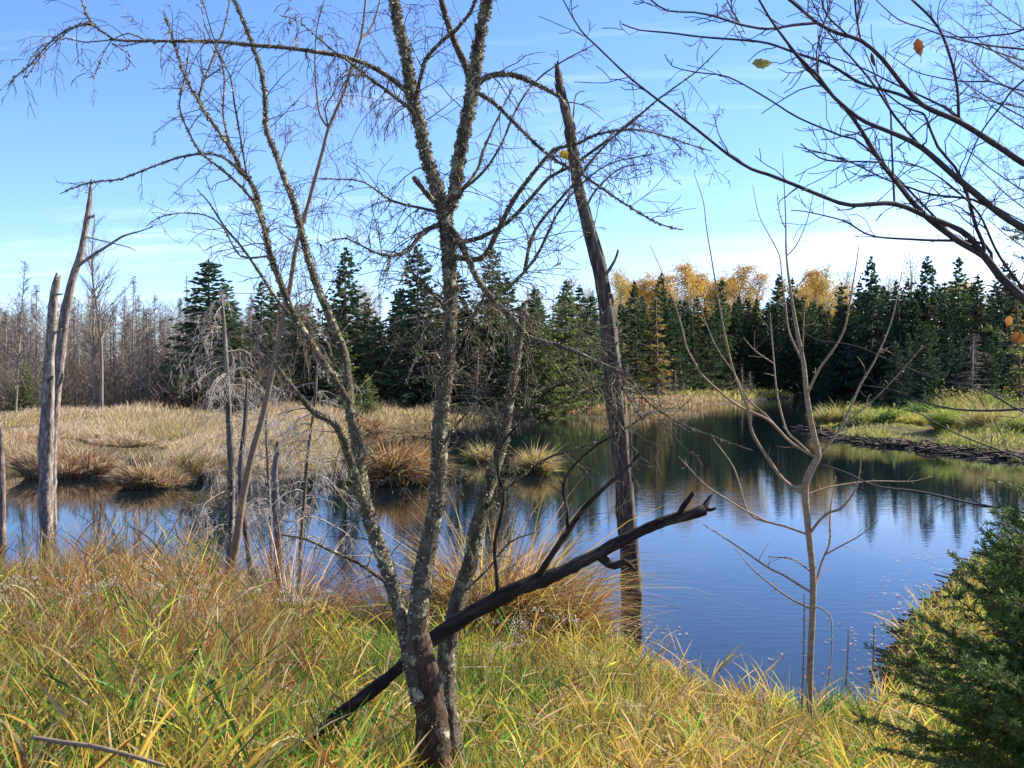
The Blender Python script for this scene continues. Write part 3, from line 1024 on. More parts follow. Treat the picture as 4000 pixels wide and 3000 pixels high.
def place(kindkey, proto, u, Y, h, h0, label, group=None, rz=None, wscale=1.0, z=None, rng=np.random.default_rng(99), v_top=None):
    x = (u - 2000) / FPX * Y
    gz = float(ground_z(np.array([x]), np.array([Y]))[0]) if z is None else z
    if v_top is not None:
        h = at(u, v_top, Y)[2] - gz
    if kindkey in used:
        o = copy_tree(proto)
    else:
        o = proto
        used[kindkey] = 1
    o.location = (x, Y, gz - .05)
    s = h / h0
    o.scale = (s * wscale, s * wscale, s)
    o.rotation_euler = (rng.normal(0, .022), rng.normal(0, .022), rng.uniform(0, 6.28) if rz is None else rz)
    k_ = rng.uniform(.86, 1.14)
    o.scale = (s * wscale * k_, s * wscale / k_, s)
    o['label'] = label
    if group:
        o['group'] = group
    elif 'group' in o:
        del o['group']
    return o


DK = ((.014, .030, .014), (.032, .062, .026), (.065, .10, .036))
MD = ((.022, .05, .022), (.05, .10, .032), (.10, .155, .045))
YL = ((.04, .065, .02), (.11, .15, .035), (.22, .25, .06))
KINDS = {}
for key, seed, w, cols, rag, dens in (('dark1', 1, 1.9, DK, .2, 1), ('dark2', 2, 1.55, DK, .25, .95), ('dark3', 3, 2.25, DK, .22, 1), ('dark4', 4, 1.35, DK, .28, .9),
                                      ('mid1', 5, 2.0, MD, .22, 1), ('mid2', 6, 1.6, MD, .28, .9), ('yel1', 7, 1.9, YL, .25, 1), ('yel2', 8, 1.4, YL, .25, .8), ('dark5', 9, 1.7, ((.02, .032, .012), (.05, .07, .024), (.10, .12, .04)), .35, .8), ('dark6', 10, 2.0, DK, .4, .7)):
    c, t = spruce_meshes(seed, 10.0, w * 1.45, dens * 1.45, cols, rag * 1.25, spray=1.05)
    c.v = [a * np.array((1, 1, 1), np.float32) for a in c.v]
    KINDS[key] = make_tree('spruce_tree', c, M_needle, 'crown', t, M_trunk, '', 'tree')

# spruces of the middle group, each told apart
SP = [('dark1', 812, 56, 1005, 1.05, 'tall dark spruce standing alone at the left end of the spruce group'),
      ('mid2', 905, 60, 1100, 1.1, 'second spruce, just right of the lone leftmost spruce'),
      ('dark2', 1010, 63, 1095, 1.0, 'narrow dark spruce seen behind the leaning smooth stem'),
      ('dark4', 1085, 66, 1130, 1.1, 'slim spruce behind the forking left mossy stem'),
      ('mid1', 1180, 60, 1180, 1.1, 'bushy spruce with brownish green boughs at the meadow edge behind the left stems'),
      ('dark3', 1345, 60, 965, .72, 'tallest spruce with pointed dark crown between the left stems and the middle stem'),
      ('yel1', 1330, 57, 1290, 1.0, 'low olive green spruce in front of the tallest pointed spruce'),
      ('mid1', 1470, 60, 1230, 1.05, 'mid green spruce above the rusty sedge tussock'),
      ('dark3', 1635, 60, 955, .78, 'very dark tall spruce just left of the middle mossy stem'),
      ('dark1', 1545, 64, 1120, 1.0, 'dark spruce in the gap left of the very dark tall one'),
      ('dark3', 1790, 62, 1060, .9, 'dark spruce directly behind the middle mossy stem'),
      ('mid2', 1925, 62, 960, 1.1, 'tall pointed spruce between the middle and the right mossy stem'),
      ('dark2', 1990, 66, 1080, 1.0, 'dark narrow spruce behind the broken top of the right stem'),
      ('mid1', 2085, 62, 1120, .95, 'green spruce just right of the broken right stem'),
      ('yel1', 2205, 60, 1085, .8, 'sunlit yellow green spruce left of the broken dead trunk'),
      ('yel1', 2130, 58, 1260, .95, 'shorter sunlit spruce at the foot of the yellow green spruce'),
      ('mid2', 2310, 63, 1150, 1.1, 'spruce partly hidden behind the broken dead trunk'),
      ('dark4', 2270, 68, 1110, 1.0, 'slim dark spruce top beside the broken dead trunk')]
for key, u, Y, vt, ws, lab in SP:
    place(key, KINDS[key], u, Y, 0, 10, lab, None, v_top=vt, wscale=ws * 1.22)
# small olive conifers at left
place('yel2', KINDS['yel2'], 90, 54, 0, 10, 'small yellow green conifer at the meadow edge behind the left snag', None, v_top=1415, wscale=2.1)
place('yel2', KINDS['yel2'], 245, 56, 0, 10, 'low olive conifer just right of the left snag', None, v_top=1510, wscale=2.4)
place('yel1', KINDS['yel1'], 1435, 50, 0, 10, 'small bright yellow green bush conifer at the foot of the spruces', None, v_top=1455, wscale=1.5)

rng = np.random.default_rng(77)
# right-hand wall of dark spruce; the pointed tops that stand clear are told apart by label
TOPS = [(2415, 1180, 'dark spruce at the left end of the far wall, beside the broken dead trunk'),
        (2490, 1095, 'pointed spruce just right of the broken dead trunk in the far wall'),
        (2570, 1070, 'dark spruce spire beside the narrow orange larch'),
        (2655, 1165, 'rounded dark spruce right of the orange larch'),
        (2735, 1150, 'spruce below the first golden crown of the far shore'),
        (2802, 1085, 'spruce spire between two golden crowns left of the sapling'),
        (2880, 1170, 'spruce standing before the bright golden crowns left of the sapling'),
        (2960, 1165, 'dark spruce just left of the sapling top in the far wall'),
        (3030, 1070, 'spruce with yellowish tip just left of the sapling stem'),
        (3105, 1080, 'spruce with thin leader seen through the sapling'),
        (3190, 1170, 'low spruce in front of the pale golden birch right of the sapling'),
        (3290, 1105, 'blunt olive spruce between the sapling and the tall broad spruce'),
        (3405, 1005, 'tall broad spruce standing above its neighbours right of the sapling'),
        (3540, 1090, 'dark spruce right of the tall broad spruce'),
        (3630, 1000, 'tall spruce left of the thick dark beech limbs'),
        (3750, 1000, 'thin topped spruce under the dark beech limbs'),
        (3825, 1070, 'spruce right of the thin topped one under the beech limbs'),
        (3900, 1010, 'tall spruce behind the lowest thick beech limb'),
        (3965, 1040, 'spruce at the right end of the far wall')]
dk = ['dark1', 'dark2', 'dark3', 'dark4', 'dark5', 'dark6']
for i, (u, vt, lab) in enumerate(TOPS):
    Y = np.interp(u, [2400, 3000, 3400, 4000], [92, 118, 104, 96]) + rng.uniform(-3, 3)
    key = 'dark3' if u in (3405,) else (dk[i % 6] if i % 5 else 'mid2')
    place(key, KINDS[key], u, Y, 0, 10, lab, None, v_top=vt, wscale=rng.uniform(.72, .95) if key != 'dark3' else .72)
G1 = 'dark spruces massed in the far wall between the taller ones'
for i in range(125):
    u = 2370 + i * 14 + rng.uniform(-12, 12)
    Y = np.interp(u, [2400, 3000, 3400, 4000], [92, 118, 106, 98]) + rng.uniform(-4, 16)
    vt = rng.uniform(1150, 1240) if u < 3330 else rng.uniform(1080, 1200)
    key = dk[rng.integers(0, 6)]
    place(key, KINDS[key], u, Y, 0, 10, 'dark spruce in the crowded far forest wall right of the broken trunk', G1, v_top=vt, wscale=rng.uniform(.75, 1.05))
G2 = 'spruces filling in behind the middle group'
for i in range(32):
    u = 1000 + i * 43 + rng.uniform(-20, 20)
    key = (dk + ['mid1', 'mid2'])[rng.integers(0, 8)]
    place(key, KINDS[key], u, 72 + rng.uniform(-4, 8), 0, 10, 'shaded spruce filling in behind the middle spruce group', G2, v_top=rng.uniform(1130, 1270), wscale=rng.uniform(.85, 1.1))
for i in range(16):
    u = 3500 + i * 50
    key = dk[rng.integers(0, 6)]
    place(key, KINDS[key], u, 70 + rng.uniform(-5, 12), 0, 10, 'dark spruce in the shaded corner behind the beaver dam', 'spruces in the corner behind the dam', v_top=rng.uniform(1180, 1330), wscale=rng.uniform(.85, 1.15))

# golden aspens and birches
GB = {}
for key, seed, cols, lv in (('gold1', 21, ((.55, .32, .025), (.45, .26, .03), (.60, .38, .06)), 4200), ('gold2', 22, ((.56, .41, .09), (.48, .36, .10)), 2600), ('pale', 23, ((.46, .31, .13), (.38, .24, .10)), 1200)):
    c, t = broad_tree_meshes(seed, 12, cols, lv)
    GB[key] = make_tree('aspen_tree', c, M_leafy, 'crown', t, M_birch, '', 'tree')
GL = [('gold2', 2425, 1075, 'thin pale gold aspen just right of the broken dead trunk'), ('gold2', 2540, 1085, 'pale gold aspen behind the first pointed spruces'),
      ('gold1', 2680, 1050, 'tall bright golden aspen left of the sapling'), ('gold1', 2740, 1085, 'full golden aspen right of the tallest golden one'),
      ('gold1', 2880, 1100, 'golden aspen in the gap between spruce spires left of the sapling'), ('gold1', 2935, 1050, 'tall orange gold aspen just left of the sapling top'),
      ('pale', 2620, 1070, 'sparse pale aspen between the orange larch and the bright golden one'), ('gold1', 3165, 1075, 'bright golden birch just right of the sapling stem'),
      ('gold2', 3215, 1060, 'light golden birch beside the bright one right of the sapling'), ('pale', 3310, 1045, 'thin pinkish birch left of the tall broad spruce'),
      ('pale', 3545, 985, 'tall thin pinkish gold birch between two tall spruces right of the sapling'), ('gold2', 3040, 1110, 'small golden aspen hidden behind the sapling branches'),
      ('pale', 2215, 1070, 'bare pale birch behind the yellow green spruce'), ('pale', 2060, 1120, 'bare pale birch between spruces right of the broken stem'),
      ('gold1', 2810, 1120, 'golden aspen low between two spruces left of the sapling'), ('gold1', 2985, 1085, 'golden aspen touching the sapling top'),
      ('pale', 3480, 1075, 'thin pale birch beside the tall broad spruce')]
for key, u, vt, lab in GL:
    place(key, GB[key], u, 128 + rng.uniform(-4, 6), 0, 12, lab, None, v_top=vt - 25, wscale=rng.uniform(1.0, 1.4))
for i in range(60):
    u = rng.uniform(2380, 3350) if i < 44 else rng.uniform(3350, 4050)
    gk = ('gold2', 'pale', 'gold1', 'gold2')[i % 4] if i < 44 else ('pale', 'gold2')[i % 2]
    place(gk, GB[gk], u, 136 + rng.uniform(-6, 8), 0, 12, 'yellowing birch top rising among others behind the far spruce wall', 'yellowing birches behind the far wall', v_top=rng.uniform(1060, 1150), wscale=rng.uniform(1.0, 1.5))
for i in range(18):
    place('pale', GB['pale'], rng.uniform(1150, 2400), 88 + rng.uniform(-6, 8), 0, 12, 'thin pale birch top rising behind the middle spruces', 'pale birches behind the middle group', v_top=rng.uniform(1080, 1180), wscale=rng.uniform(1.0, 1.3))
# the narrow orange larch in front
c, t = spruce_meshes(41, 10, 1.1, .8, ((.08, .075, .022), (.19, .15, .04), (.32, .23, .06)), .35)
lar = make_tree('larch_tree', c, M_leafy, 'crown', t, M_trunk, '', 'tree')
place('larch', lar, 2562, 90, 0, 10, 'narrow orange larch standing in front of the dark spruces', None, v_top=1120, wscale=1.5)
o = place('larch', lar, 3990, 60, 0, 10, 'rusty orange tree at the right edge of the picture behind the fir', None, v_top=1150, wscale=1.1)

# grey dead wood at left
DT = {}
for key, seed, w, kd in (('d1', 31, .8, 0), ('d2', 32, 1.1, 0), ('d3', 33, .6, 0), ('d4', 34, 1.3, 1), ('d5', 35, .9, 1)):
    a, b = dead_tree_meshes(seed, 9, w, kd)
    DT[key] = make_tree('dead_tree', a, M_grey, 'branches', b, M_grey, '', 'dead tree')
big, tb = broad_tree_meshes(51, 13, leaves=0, spread=1.9, bare=.35)
bg_ = make_tree('bare_tree', None, None, '', tb, M_grey, 'tall bare grey tree rising above the dead forest right of the left snag', 'dead tree')
place('big', bg_, 395, 52, 0, 12.9, bg_['label'], None, v_top=815, wscale=.95)
o = place('big', bg_, 370, 53.5, 0, 12.9, 'shorter bare grey tree leaning beside the tall bare one', None, v_top=1010, wscale=.8)
DL = [('d4', 60, 50, 1010, 'dead tree with feathery upswept branches at the left edge of the picture'), ('d1', 140, 58, 1110, 'thick topped dead spruce left of the left snag'),
      ('d3', 115, 62, 1125, 'thin dead spruce behind the left snag'), ('d1', 515, 60, 1075, 'tallest thick topped dead spruce right of the tall bare tree'),
      ('d3', 485, 66, 1110, 'narrow dead spruce beside the tallest thick topped one'), ('d2', 550, 54, 1150, 'grey dead tree with spreading boughs in front of the dead forest'),
      ('d3', 735, 60, 1070, 'tall thin dead spire left of the lone dark spruce'), ('d3', 748, 64, 1075, 'second thin dead spire touching the lone dark spruce'),
      ('d2', 610, 62, 1150, 'dead spruce midway between the bare tree and the lone dark spruce'), ('d1', 690, 64, 1165, 'dead spruce with dark top near the lone dark spruce')]
for key, u, Y, vt, lab in DL:
    place(key, DT[key], u, Y, 0, 9, lab, None, v_top=vt, wscale=rng.uniform(.9, 1.2))
dkeys = list(DT)
G3 = 'grey dead trees crowded in the left forest'
for i in range(150):
    u = rng.uniform(-120, 1050)
    Y = rng.uniform(57, 84)
    key = dkeys[rng.integers(0, 5)]
    place(key, DT[key], u, Y, 0, 9, 'grey dead tree crowded among others in the left forest', G3, v_top=rng.normal(1235, 45), wscale=rng.uniform(1.0, 1.8))
for i in range(26):
    u = rng.uniform(1000, 2400)
    key = dkeys[rng.integers(0, 5)]
    place(key, DT[key], u, rng.uniform(63, 75), 0, 9, 'grey dead tree poking out between the spruces of the middle group', 'dead trees among the middle spruces', v_top=rng.uniform(1130, 1300), wscale=1)
place('d2', DT['d2'], 1860, 57, 0, 9, 'grey bushy dead spruce in front of the dark spruces right of the middle stem', None, v_top=1340, wscale=2.4)
place('d2', DT['d2'], 3790, 64, 0, 9, 'pale dead spruce with drooping boughs in the dark corner behind the dam', None, v_top=1300, wscale=2.2)
# small bleached snags standing in the far marsh
SN = [(2452, 78, 1418, 'bleached snag in the marsh just right of the broken dead trunk'), (2588, 84, 1452, 'thin leaning bleached pole in the far marsh'), (2612, 84, 1472, 'short pale pole left of the branchy bleached snag'),
      (2640, 83, 1442, 'branchy bleached snag in the middle of the far marsh'), (2668, 82, 1490, 'short bleached stub right of the branchy snag'),
      (2900, 105, 1430, 'small branchy bleached snag on the far shore left of the sapling'), (2933, 106, 1448, 'slim bleached pole beside the branchy far snag'), (2775, 96, 1490, 'tiny bleached snag on the far shore')]
for i, (u, Y, vt, lab) in enumerate(SN):
    key = ('d4', 'd3')[i % 2]
    place(key, DT[key], u, Y, 0, 9, lab, None, v_top=vt, wscale=2.6)

# brush between the dead trees
mb = MB()
rng = np.random.default_rng(88)
n = 34000
Y = rng.uniform(53, 92, n)
X = (rng.uniform(-200, 1150, n) - 2000) / FPX * Y
Z = ground_z(X, Y)
hh = rng.uniform(.0, 1, n) ** 1.3 * np.interp(Y, [53, 60, 90], [1.5, 4.6, 8.0])
a = rng.uniform(0, 6.28, n)
blades(mb, np.stack([X, Y, Z + hh], 1), np.stack([np.cos(a) * .6, np.sin(a) * .6, rng.uniform(.2, 1.6, n)], 1), rng.uniform(.5, 1.6, n), .028, .2,
       pick(rng, n, [(.15, .125, .10), (.21, .175, .14), (.26, .14, .06), (.12, .11, .055)], [3, 3, 1, 1.2]), rng.uniform(0, 6, n), rows=(0, .5, 1), wprof=(1, .7))
tag(mb.build('undergrowth', M_grass), 'grey brown leafless brush filling the dead forest at left', 'undergrowth', kind='stuff')
mb = MB()
n = 9000
u = rng.uniform(1000, 4300, n)
Y = np.interp(u, [1000, 2350, 2500, 3000, 3400, 4200], [60, 62, 92, 114, 103, 95]) + rng.uniform(-2.5, 6, n)
X = (u - 2000) / FPX * Y
Z = ground_z(X, Y)
a = rng.uniform(0, 6.28, n)
blades(mb, np.stack([X, Y, Z + rng.uniform(0, 1, n) ** 2 * 1.6], 1), np.stack([np.cos(a), np.sin(a), rng.uniform(.1, 1.4, n)], 1), rng.uniform(.3, 1.0, n), .06, .3,
       pick(rng, n, [(.05, .08, .03), (.12, .10, .06), (.2, .16, .10), (.10, .13, .03)], [3, 2, 1, 1]), rng.uniform(0, 6, n), rows=(0, .5, 1), wprof=(1, .7))
tag(mb.build('undergrowth', M_grass), 'low dark brush under the spruces on the far side', 'undergrowth', kind='stuff')


# ------------------------------------------------------------------ traced trees near the eye
class Stem:
    """A stem followed in the photograph and set in depth: pts (u, v), w (px widths), Y depth at start and end."""

    def __init__(s, pts, w, Y0=None, Y1=None, parent=None, dY=0.0, step=.05, jit=0.0, rng=None):
        pts = np.asarray(pts, float)
        n = len(pts)
        cum = np.concatenate([[0], np.cumsum(np.linalg.norm(np.diff(pts, axis=0), axis=1))])
        f = cum / cum[-1]
        if parent is not None:
            k = np.argmin(((parent.uv - pts[0]) ** 2).sum(1))
            Y0 = parent.Yd[k]
            pts[0] = parent.uv[k]
        if Y1 is None:
            Y1 = Y0 + dY
        Yd = Y0 + (Y1 - Y0) * f + (np.sin(f * pi) * .06 * (Y1 - Y0))
        w = np.interp(f, np.linspace(0, 1, len(w)), w)
        P = np.array([at(u, v, y) for (u, v), y in zip(pts, Yd)])
        r = w / 2 / FPX * Yd
        s.path, s.r = smooth_path(P, r, step)
        if jit and rng is not None:
            s.path[1:-1] += rng.normal(0, jit, s.path[1:-1].shape) * s.r[1:-1, None]
        # picture coordinates of the smoothed path for children to attach to
        q = s.path - np.array((0, 0, CAMZ))
        yy = q[:, 1] * cp + q[:, 2] * sp
        zz = -q[:, 1] * sp + q[:, 2] * cp
        s.uv = np.stack([2000 + q[:, 0] / yy * FPX, 1500 - zz / yy * FPX], 1)
        s.Yd = s.path[:, 1]

    def tube(s, mb, sides=8, rough=.0, rng=None, col=(1, 1, 1)):
        tube(mb, s.path, s.r, sides, col, rough, rng)

    def twigs(s, mb, n, L, rng, t0=.1, t1=1.0, r=None, level=1, kids=3, droop=.15, wig=.3, ang=(35, 75), col=(1, 1, 1), bias=None, rmin=.0013, nn=6, frac=(.3, .6)):
        T = np.gradient(s.path, axis=0)
        for q in range(n):
            i = int(rng.uniform(t0, t1) * (len(s.path) - 1))
            d = side_dir(norm(T[i]), rng, ang, bias)
            rr = min(s.r[i] * .5, rng.uniform(.0018, .004)) if r is None else r
            twig(mb, s.path[i], d, rng.uniform(*L), rr, rng, level, droop, wig, col, kids, ang, frac, 3, nn, rmin)

    def fuzz(s, mb, n, rng, size=(.006, .016), cols=((.26, .25, .16), (.46, .43, .32), (.11, .085, .06)), t0=0, t1=1):
        """shaggy lichen flakes standing off the bark"""
        i = (rng.uniform(t0, t1, n) * (len(s.path) - 1)).astype(int)
        v = rng.normal(0, 1, (n, 3))
        T = np.gradient(s.path, axis=0)[i]
        T /= np.linalg.norm(T, axis=1)[:, None] + 1e-9
        v -= T * (v * T).sum(1)[:, None]
        v /= np.linalg.norm(v, axis=1)[:, None]
        P = s.path[i] + v * s.r[i][:, None] * .93 + T * rng.uniform(-.02, .02, (n, 1))
        blades(mb, P, v + rng.normal(0, .6, (n, 3)), rng.uniform(*size, n), rng.uniform(*size, n) * .8, .1, pick(rng, n, cols, [1] * len(cols)), rng.uniform(0, 6, n), rows=(0, .5, 1), wprof=(.7, 1))


def multi_tree(name, label, cat, base, defs, barkmat, lichmat=None, seed=0, group=None, slim=1.0):
    """defs: list of (part name, Stem, options)"""
    root = empty(name, base, label, cat, group)
    rng = np.random.default_rng(seed)
    lich = MB()
    for pn, st, op in defs:
        st.r = st.r * slim
        m = MB()
        st.tube(m, op.get('sides', 8), op.get('rough', .05), rng)
        for tw in op.get('tw', ()):
            st.twigs(m, rng=rng, **tw)
        m.build(pn, op.get('mat', barkmat), root, origin=base)
        if op.get('fuzz'):
            st.fuzz(lich, int(op['fuzz'] * .6), rng, op.get('fsize', (.006, .016)))
    if lich.n:
        lich.build('lichen', lichmat, root, origin=base)
    return root


M_lichen = leafy('lichen_flakes', trans=.1, rough=.9, spec=.1)

# --- the big forked mossy tree
TY = 4.8
rng = np.random.default_rng(5)
bole = Stem([(1712, 3260), (1700, 3000), (1685, 2800), (1665, 2640), (1640, 2480)], [190, 160, 140, 130, 84], TY, TY, step=.04)
left = Stem([(1640, 2740), (1610, 2600), (1575, 2420), (1520, 2250), (1460, 2080), (1434, 1995), (1416, 1892), (1404, 1784), (1374, 1633), (1352, 1524)],
            [70, 78, 70, 66, 62, 60, 56, 52, 46, 40], TY - .05, 5.15)
la = Stem([(1374, 1633), (1356, 1482), (1344, 1386), (1301, 1271), (1259, 1169), (1229, 1090), (1193, 965), (1175, 892), (1145, 784), (1120, 723), (1078, 603), (1042, 512), (1036, 392), (1018, 271), (965, 120), (905, -30), (880, -120)],
          [44, 40, 34, 30, 26, 22, 18, 15, 12], parent=left, dY=.55)
lb = Stem([(1362, 1560), (1325, 1512), (1259, 1410), (1199, 1313), (1145, 1223), (1090, 1090), (1054, 1000), (1036, 904), (1012, 814), (1000, 753), (965, 690), (940, 663), (904, 585), (814, 458), (778, 398), (729, 313), (693, 211), (669, 133), (639, 40)],
          [36, 32, 28, 25, 22, 18, 15, 11, 8, 5], parent=left, dY=-.35)
lb2 = Stem([(1110, 1150), (1050, 960), (988, 784), (868, 663), (790, 603), (735, 512), (699, 410), (723, 301), (740, 180)], [18, 15, 12, 9, 7, 4], parent=lb, dY=-.3)
lb3 = Stem([(800, 430), (778, 374), (826, 241), (868, 133), (892, 36), (900, -40)], [11, 9, 7, 5], parent=lb, dY=.25)
lb4 = Stem([(904, 585), (872, 450), (875, 290), (826, 120), (790, 0)], [10, 8, 6, 4], parent=lb, dY=.3)
lb5 = Stem([(960, 690), (940, 540), (915, 400), (900, 300), (850, 200), (800, 100), (782, -20)], [9, 8, 6, 4], parent=lb, dY=-.2)
le = Stem([(1430, 1985), (1374, 1814), (1313, 1663), (1241, 1621), (1181, 1560), (1090, 1446), (1010, 1340), (960, 1290)], [40, 36, 30, 26, 20, 14], parent=left, dY=-.45)
lf = Stem([(980, 740), (868, 612), (735, 607), (600, 650), (470, 700), (385, 708), (310, 725), (235, 757)], [12, 11, 9, 8, 6, 4], parent=lb, dY=-.25)
lg = Stem([(1054, 1000), (940, 1000), (870, 885), (800, 840), (700, 833), (620, 850), (570, 885)], [10, 9, 7, 5, 3], parent=lb, dY=.3)
lh = Stem([(1190, 1300), (1090, 1180), (960, 985), (880, 890), (815, 790), (770, 740)], [20, 17, 13, 9, 5], parent=lb, dY=.3)
mid = Stem([(1655, 2660), (1627, 2543), (1639, 2362), (1651, 2241), (1675, 2120), (1699, 2000), (1711, 1874), (1717, 1723), (1723, 1603), (1735, 1512), (1753, 1362), (1760, 1181), (1753, 1000), (1741, 874), (1730, 800)],
           [110, 100, 84, 78, 74, 72, 68, 66, 62, 60, 60, 62, 70], TY, 4.95)
ma = Stem([(1735, 840), (1718, 770), (1693, 693), (1663, 603), (1639, 482), (1609, 374), (1591, 241), (1561, 120), (1536, -10), (1520, -100)], [62, 56, 52, 50, 47, 44, 40], parent=mid, dY=.25)
mb_ = Stem([(1748, 850), (1778, 753), (1790, 633), (1814, 512), (1838, 392), (1850, 313), (1868, 181), (1892, 60), (1904, -20), (1915, -100)], [64, 54, 54, 54, 50, 44, 42], parent=mid, dY=-.2)
mc = Stem([(1850, 340), (1826, 270), (1796, 211), (1760, 120), (1723, 0), (1700, -80)], [40, 32, 28, 24], parent=mb_, dY=.2)
md = Stem([(1855, 345), (1892, 307), (1946, 289), (2010, 295), (2060, 312), (2108, 337), (2181, 374), (2215, 425)], [26, 24, 24, 22, 20, 14], parent=mb_, dY=-.35)
me_ = Stem([(1855, 350), (1920, 395), (1994, 464), (2090, 560), (2181, 633), (2271, 681), (2422, 784), (2573, 874), (2669, 898)], [20, 18, 15, 12, 9, 7, 5], parent=mb_, dY=-.5)
mf = Stem([(1579, 362), (1512, 295), (1434, 253), (1350, 223), (1211, 199), (1090, 184), (989, 178), (844, 163), (573, 160), (446, 154), (362, 96), (302, 100), (217, 145), (120, 250), (60, 300), (28, 350)],
          [22, 21, 19, 18, 16, 14, 12, 10, 8, 6, 3], parent=ma, dY=-.7)
mf2 = Stem([(446, 154), (330, 165), (260, 150), (170, 175), (118, 235), (95, 300)], [6, 5, 4, 3], parent=mf, dY=-.1)
mf3 = Stem([(573, 160), (500, 130), (430, 165), (390, 240), (370, 295), (345, 303)], [6, 5, 4, 2.5], parent=mf, dY=.15)
mf4 = Stem([(370, 96), (300, 105), (230, 150), (160, 220), (110, 290), (90, 305)], [5, 5, 4, 2.5], parent=mf, dY=.2)
mf5 = Stem([(355, 96), (335, 50), (318, 0), (300, -50)], [7, 6, 4], parent=mf, dY=.1)
mf6 = Stem([(550, 158), (480, 180), (440, 170), (500, 210), (502, 260), (455, 280)], [5, 4, 4, 2], parent=mf, dY=-.1)
mg = Stem([(1605, 440), (1512, 355), (1422, 289), (1350, 229)], [17, 14, 12, 10], parent=ma, dY=-.2)
mg2 = Stem([(1350, 229), (1290, 190), (1211, 120), (1150, 75), (1090, 60)], [9, 7, 5, 3], parent=mg, dY=-.1)
mh = Stem([(1640, 390), (1651, 271), (1669, 223), (1723, 163), (1778, 120), (1838, 48), (1860, -10), (1880, -60)], [20, 18, 16, 15, 13], parent=ma, dY=-.3)
mi = Stem([(1712, 800), (1693, 784), (1650, 735), (1615, 693)], [30, 26, 23, 21], parent=mid, dY=-.12)
mj = Stem([(1725, 830), (1640, 812), (1530, 784), (1422, 711), (1330, 700), (1241, 699)], [14, 12, 10, 7, 4], parent=mid, dY=-.3)
mk = Stem([(1740, 860), (1660, 900), (1600, 970), (1530, 1000), (1450, 980), (1350, 930), (1270, 950)], [24, 21, 16, 10, 7, 4], parent=mid, dY=-.35)
ml = Stem([(1765, 860), (1790, 930), (1863, 1085), (1930, 1175), (2007, 1248), (2060, 1315), (2181, 1350), (2301, 1398), (2400, 1470), (2460, 1560), (2535, 1672)], [32, 30, 27, 24, 20, 15, 10, 5], parent=mid, dY=-.45)
ml2 = Stem([(2301, 1398), (2440, 1465), (2530, 1570), (2663, 1657), (2784, 1705), (2940, 1760)], [12, 10, 8, 7, 5], parent=ml, dY=-.2)
ml3 = Stem([(1940, 1185), (2010, 1100), (2090, 1010), (2180, 830), (2260, 730), (2380, 640), (2560, 600)], [16, 14, 12, 9, 6, 3], parent=ml, dY=-.3)
mm = Stem([(1770, 1000), (1880, 1010), (1944, 904), (2007, 778), (2134, 615), (2180, 580), (2260, 560), (2333, 524), (2459, 506), (2560, 520), (2680, 560), (2780, 590)], [26, 25, 23, 20, 17, 14, 11, 9, 6, 4], parent=mid, dY=-.5)
mn = Stem([(1780, 960), (1870, 930), (1980, 870), (2060, 790), (2145, 693), (2229, 651), (2338, 573), (2434, 506), (2573, 386), (2680, 310), (2730, 270), (2820, 181)], [22, 20, 18, 16, 14, 12, 10, 8, 6, 4], parent=mid, dY=-.3)
mo = Stem([(1990, 1040), (2090, 900), (2240, 720), (2300, 640), (2420, 510), (2560, 400)], [18, 15, 13, 11, 8, 4], parent=ml3, dY=.2)
mp_ = Stem([(1775, 800), (1850, 690), (1900, 560), (1950, 450), (1985, 380), (2010, 330)], [14, 13, 11, 8, 5], parent=mid, dY=.3)
mq = Stem([(1780, 790), (1880, 680), (1960, 560), (2010, 440), (2080, 330), (2180, 250), (2325, 172)], [13, 12, 10, 8, 7, 4], parent=mid, dY=-.2)
mr = Stem([(1725, 1210), (1640, 1090), (1590, 1060), (1560, 1110)], [16, 13, 9, 6], parent=mid, dY=-.25)
ms = Stem([(1740, 1400), (1830, 1270), (1880, 1180), (1905, 1120)], [18, 16, 12, 9], parent=mid, dY=-.3)
mt = Stem([(1735, 1480), (1700, 1380), (1620, 1410), (1590, 1500)], [13, 11, 9, 5], parent=mid, dY=-.25)
mu = Stem([(1735, 1530), (1800, 1400), (1850, 1290), (1900, 1230), (1960, 1180)], [14, 12, 10, 6], parent=mid, dY=-.1)
mv = Stem([(1720, 1230), (1620, 1240), (1540, 1260), (1480, 1340)], [12, 10, 7, 4], parent=mid, dY=-.3)
mw = Stem([(1690, 1850), (1720, 1760), (1800, 1640), (1880, 1540), (1930, 1400), (1900, 1330)], [12, 11, 9, 6, 4], parent=mid, dY=-.4)
mx_ = Stem([(1475, 2290), (1400, 2200), (1290, 2150), (1190, 2105), (1100, 2090)], [20, 16, 12, 6], parent=left, dY=-.3)
right_ = Stem([(1790, 3180), (1775, 2950), (1750, 2790), (1740, 2633), (1752, 2512), (1785, 2362), (1832, 2211), (1856, 2090), (1880, 2000), (1925, 1844), (1965, 1723), (1983, 1603), (2000, 1500), (2012, 1422), (2036, 1271), (2048, 1185)],
              [110, 96, 84, 90, 88, 82, 74, 68, 64, 60, 54, 50, 44, 40, 34, 26], TY + .32, 5.45)
ra = Stem([(1985, 1640), (2060, 1560), (2150, 1500), (2300, 1430), (2480, 1280)], [12, 10, 7, 5], parent=right_, dY=-.4)
rb = Stem([(1990, 1570), (2140, 1590), (2260, 1540), (2380, 1500), (2460, 1520), (2520, 1690)], [14, 12, 10, 8, 4], parent=right_, dY=-.3)
rc = Stem([(1890, 1990), (2050, 1850), (2160, 1780), (2330, 1730), (2420, 1690), (2590, 1575)], [14, 12, 10, 8, 5], parent=right_, dY=-.5)
rd = Stem([(1800, 2320), (1900, 2230), (1990, 2120), (2090, 2080)], [12, 10, 8, 5], parent=right_, dY=-.3)

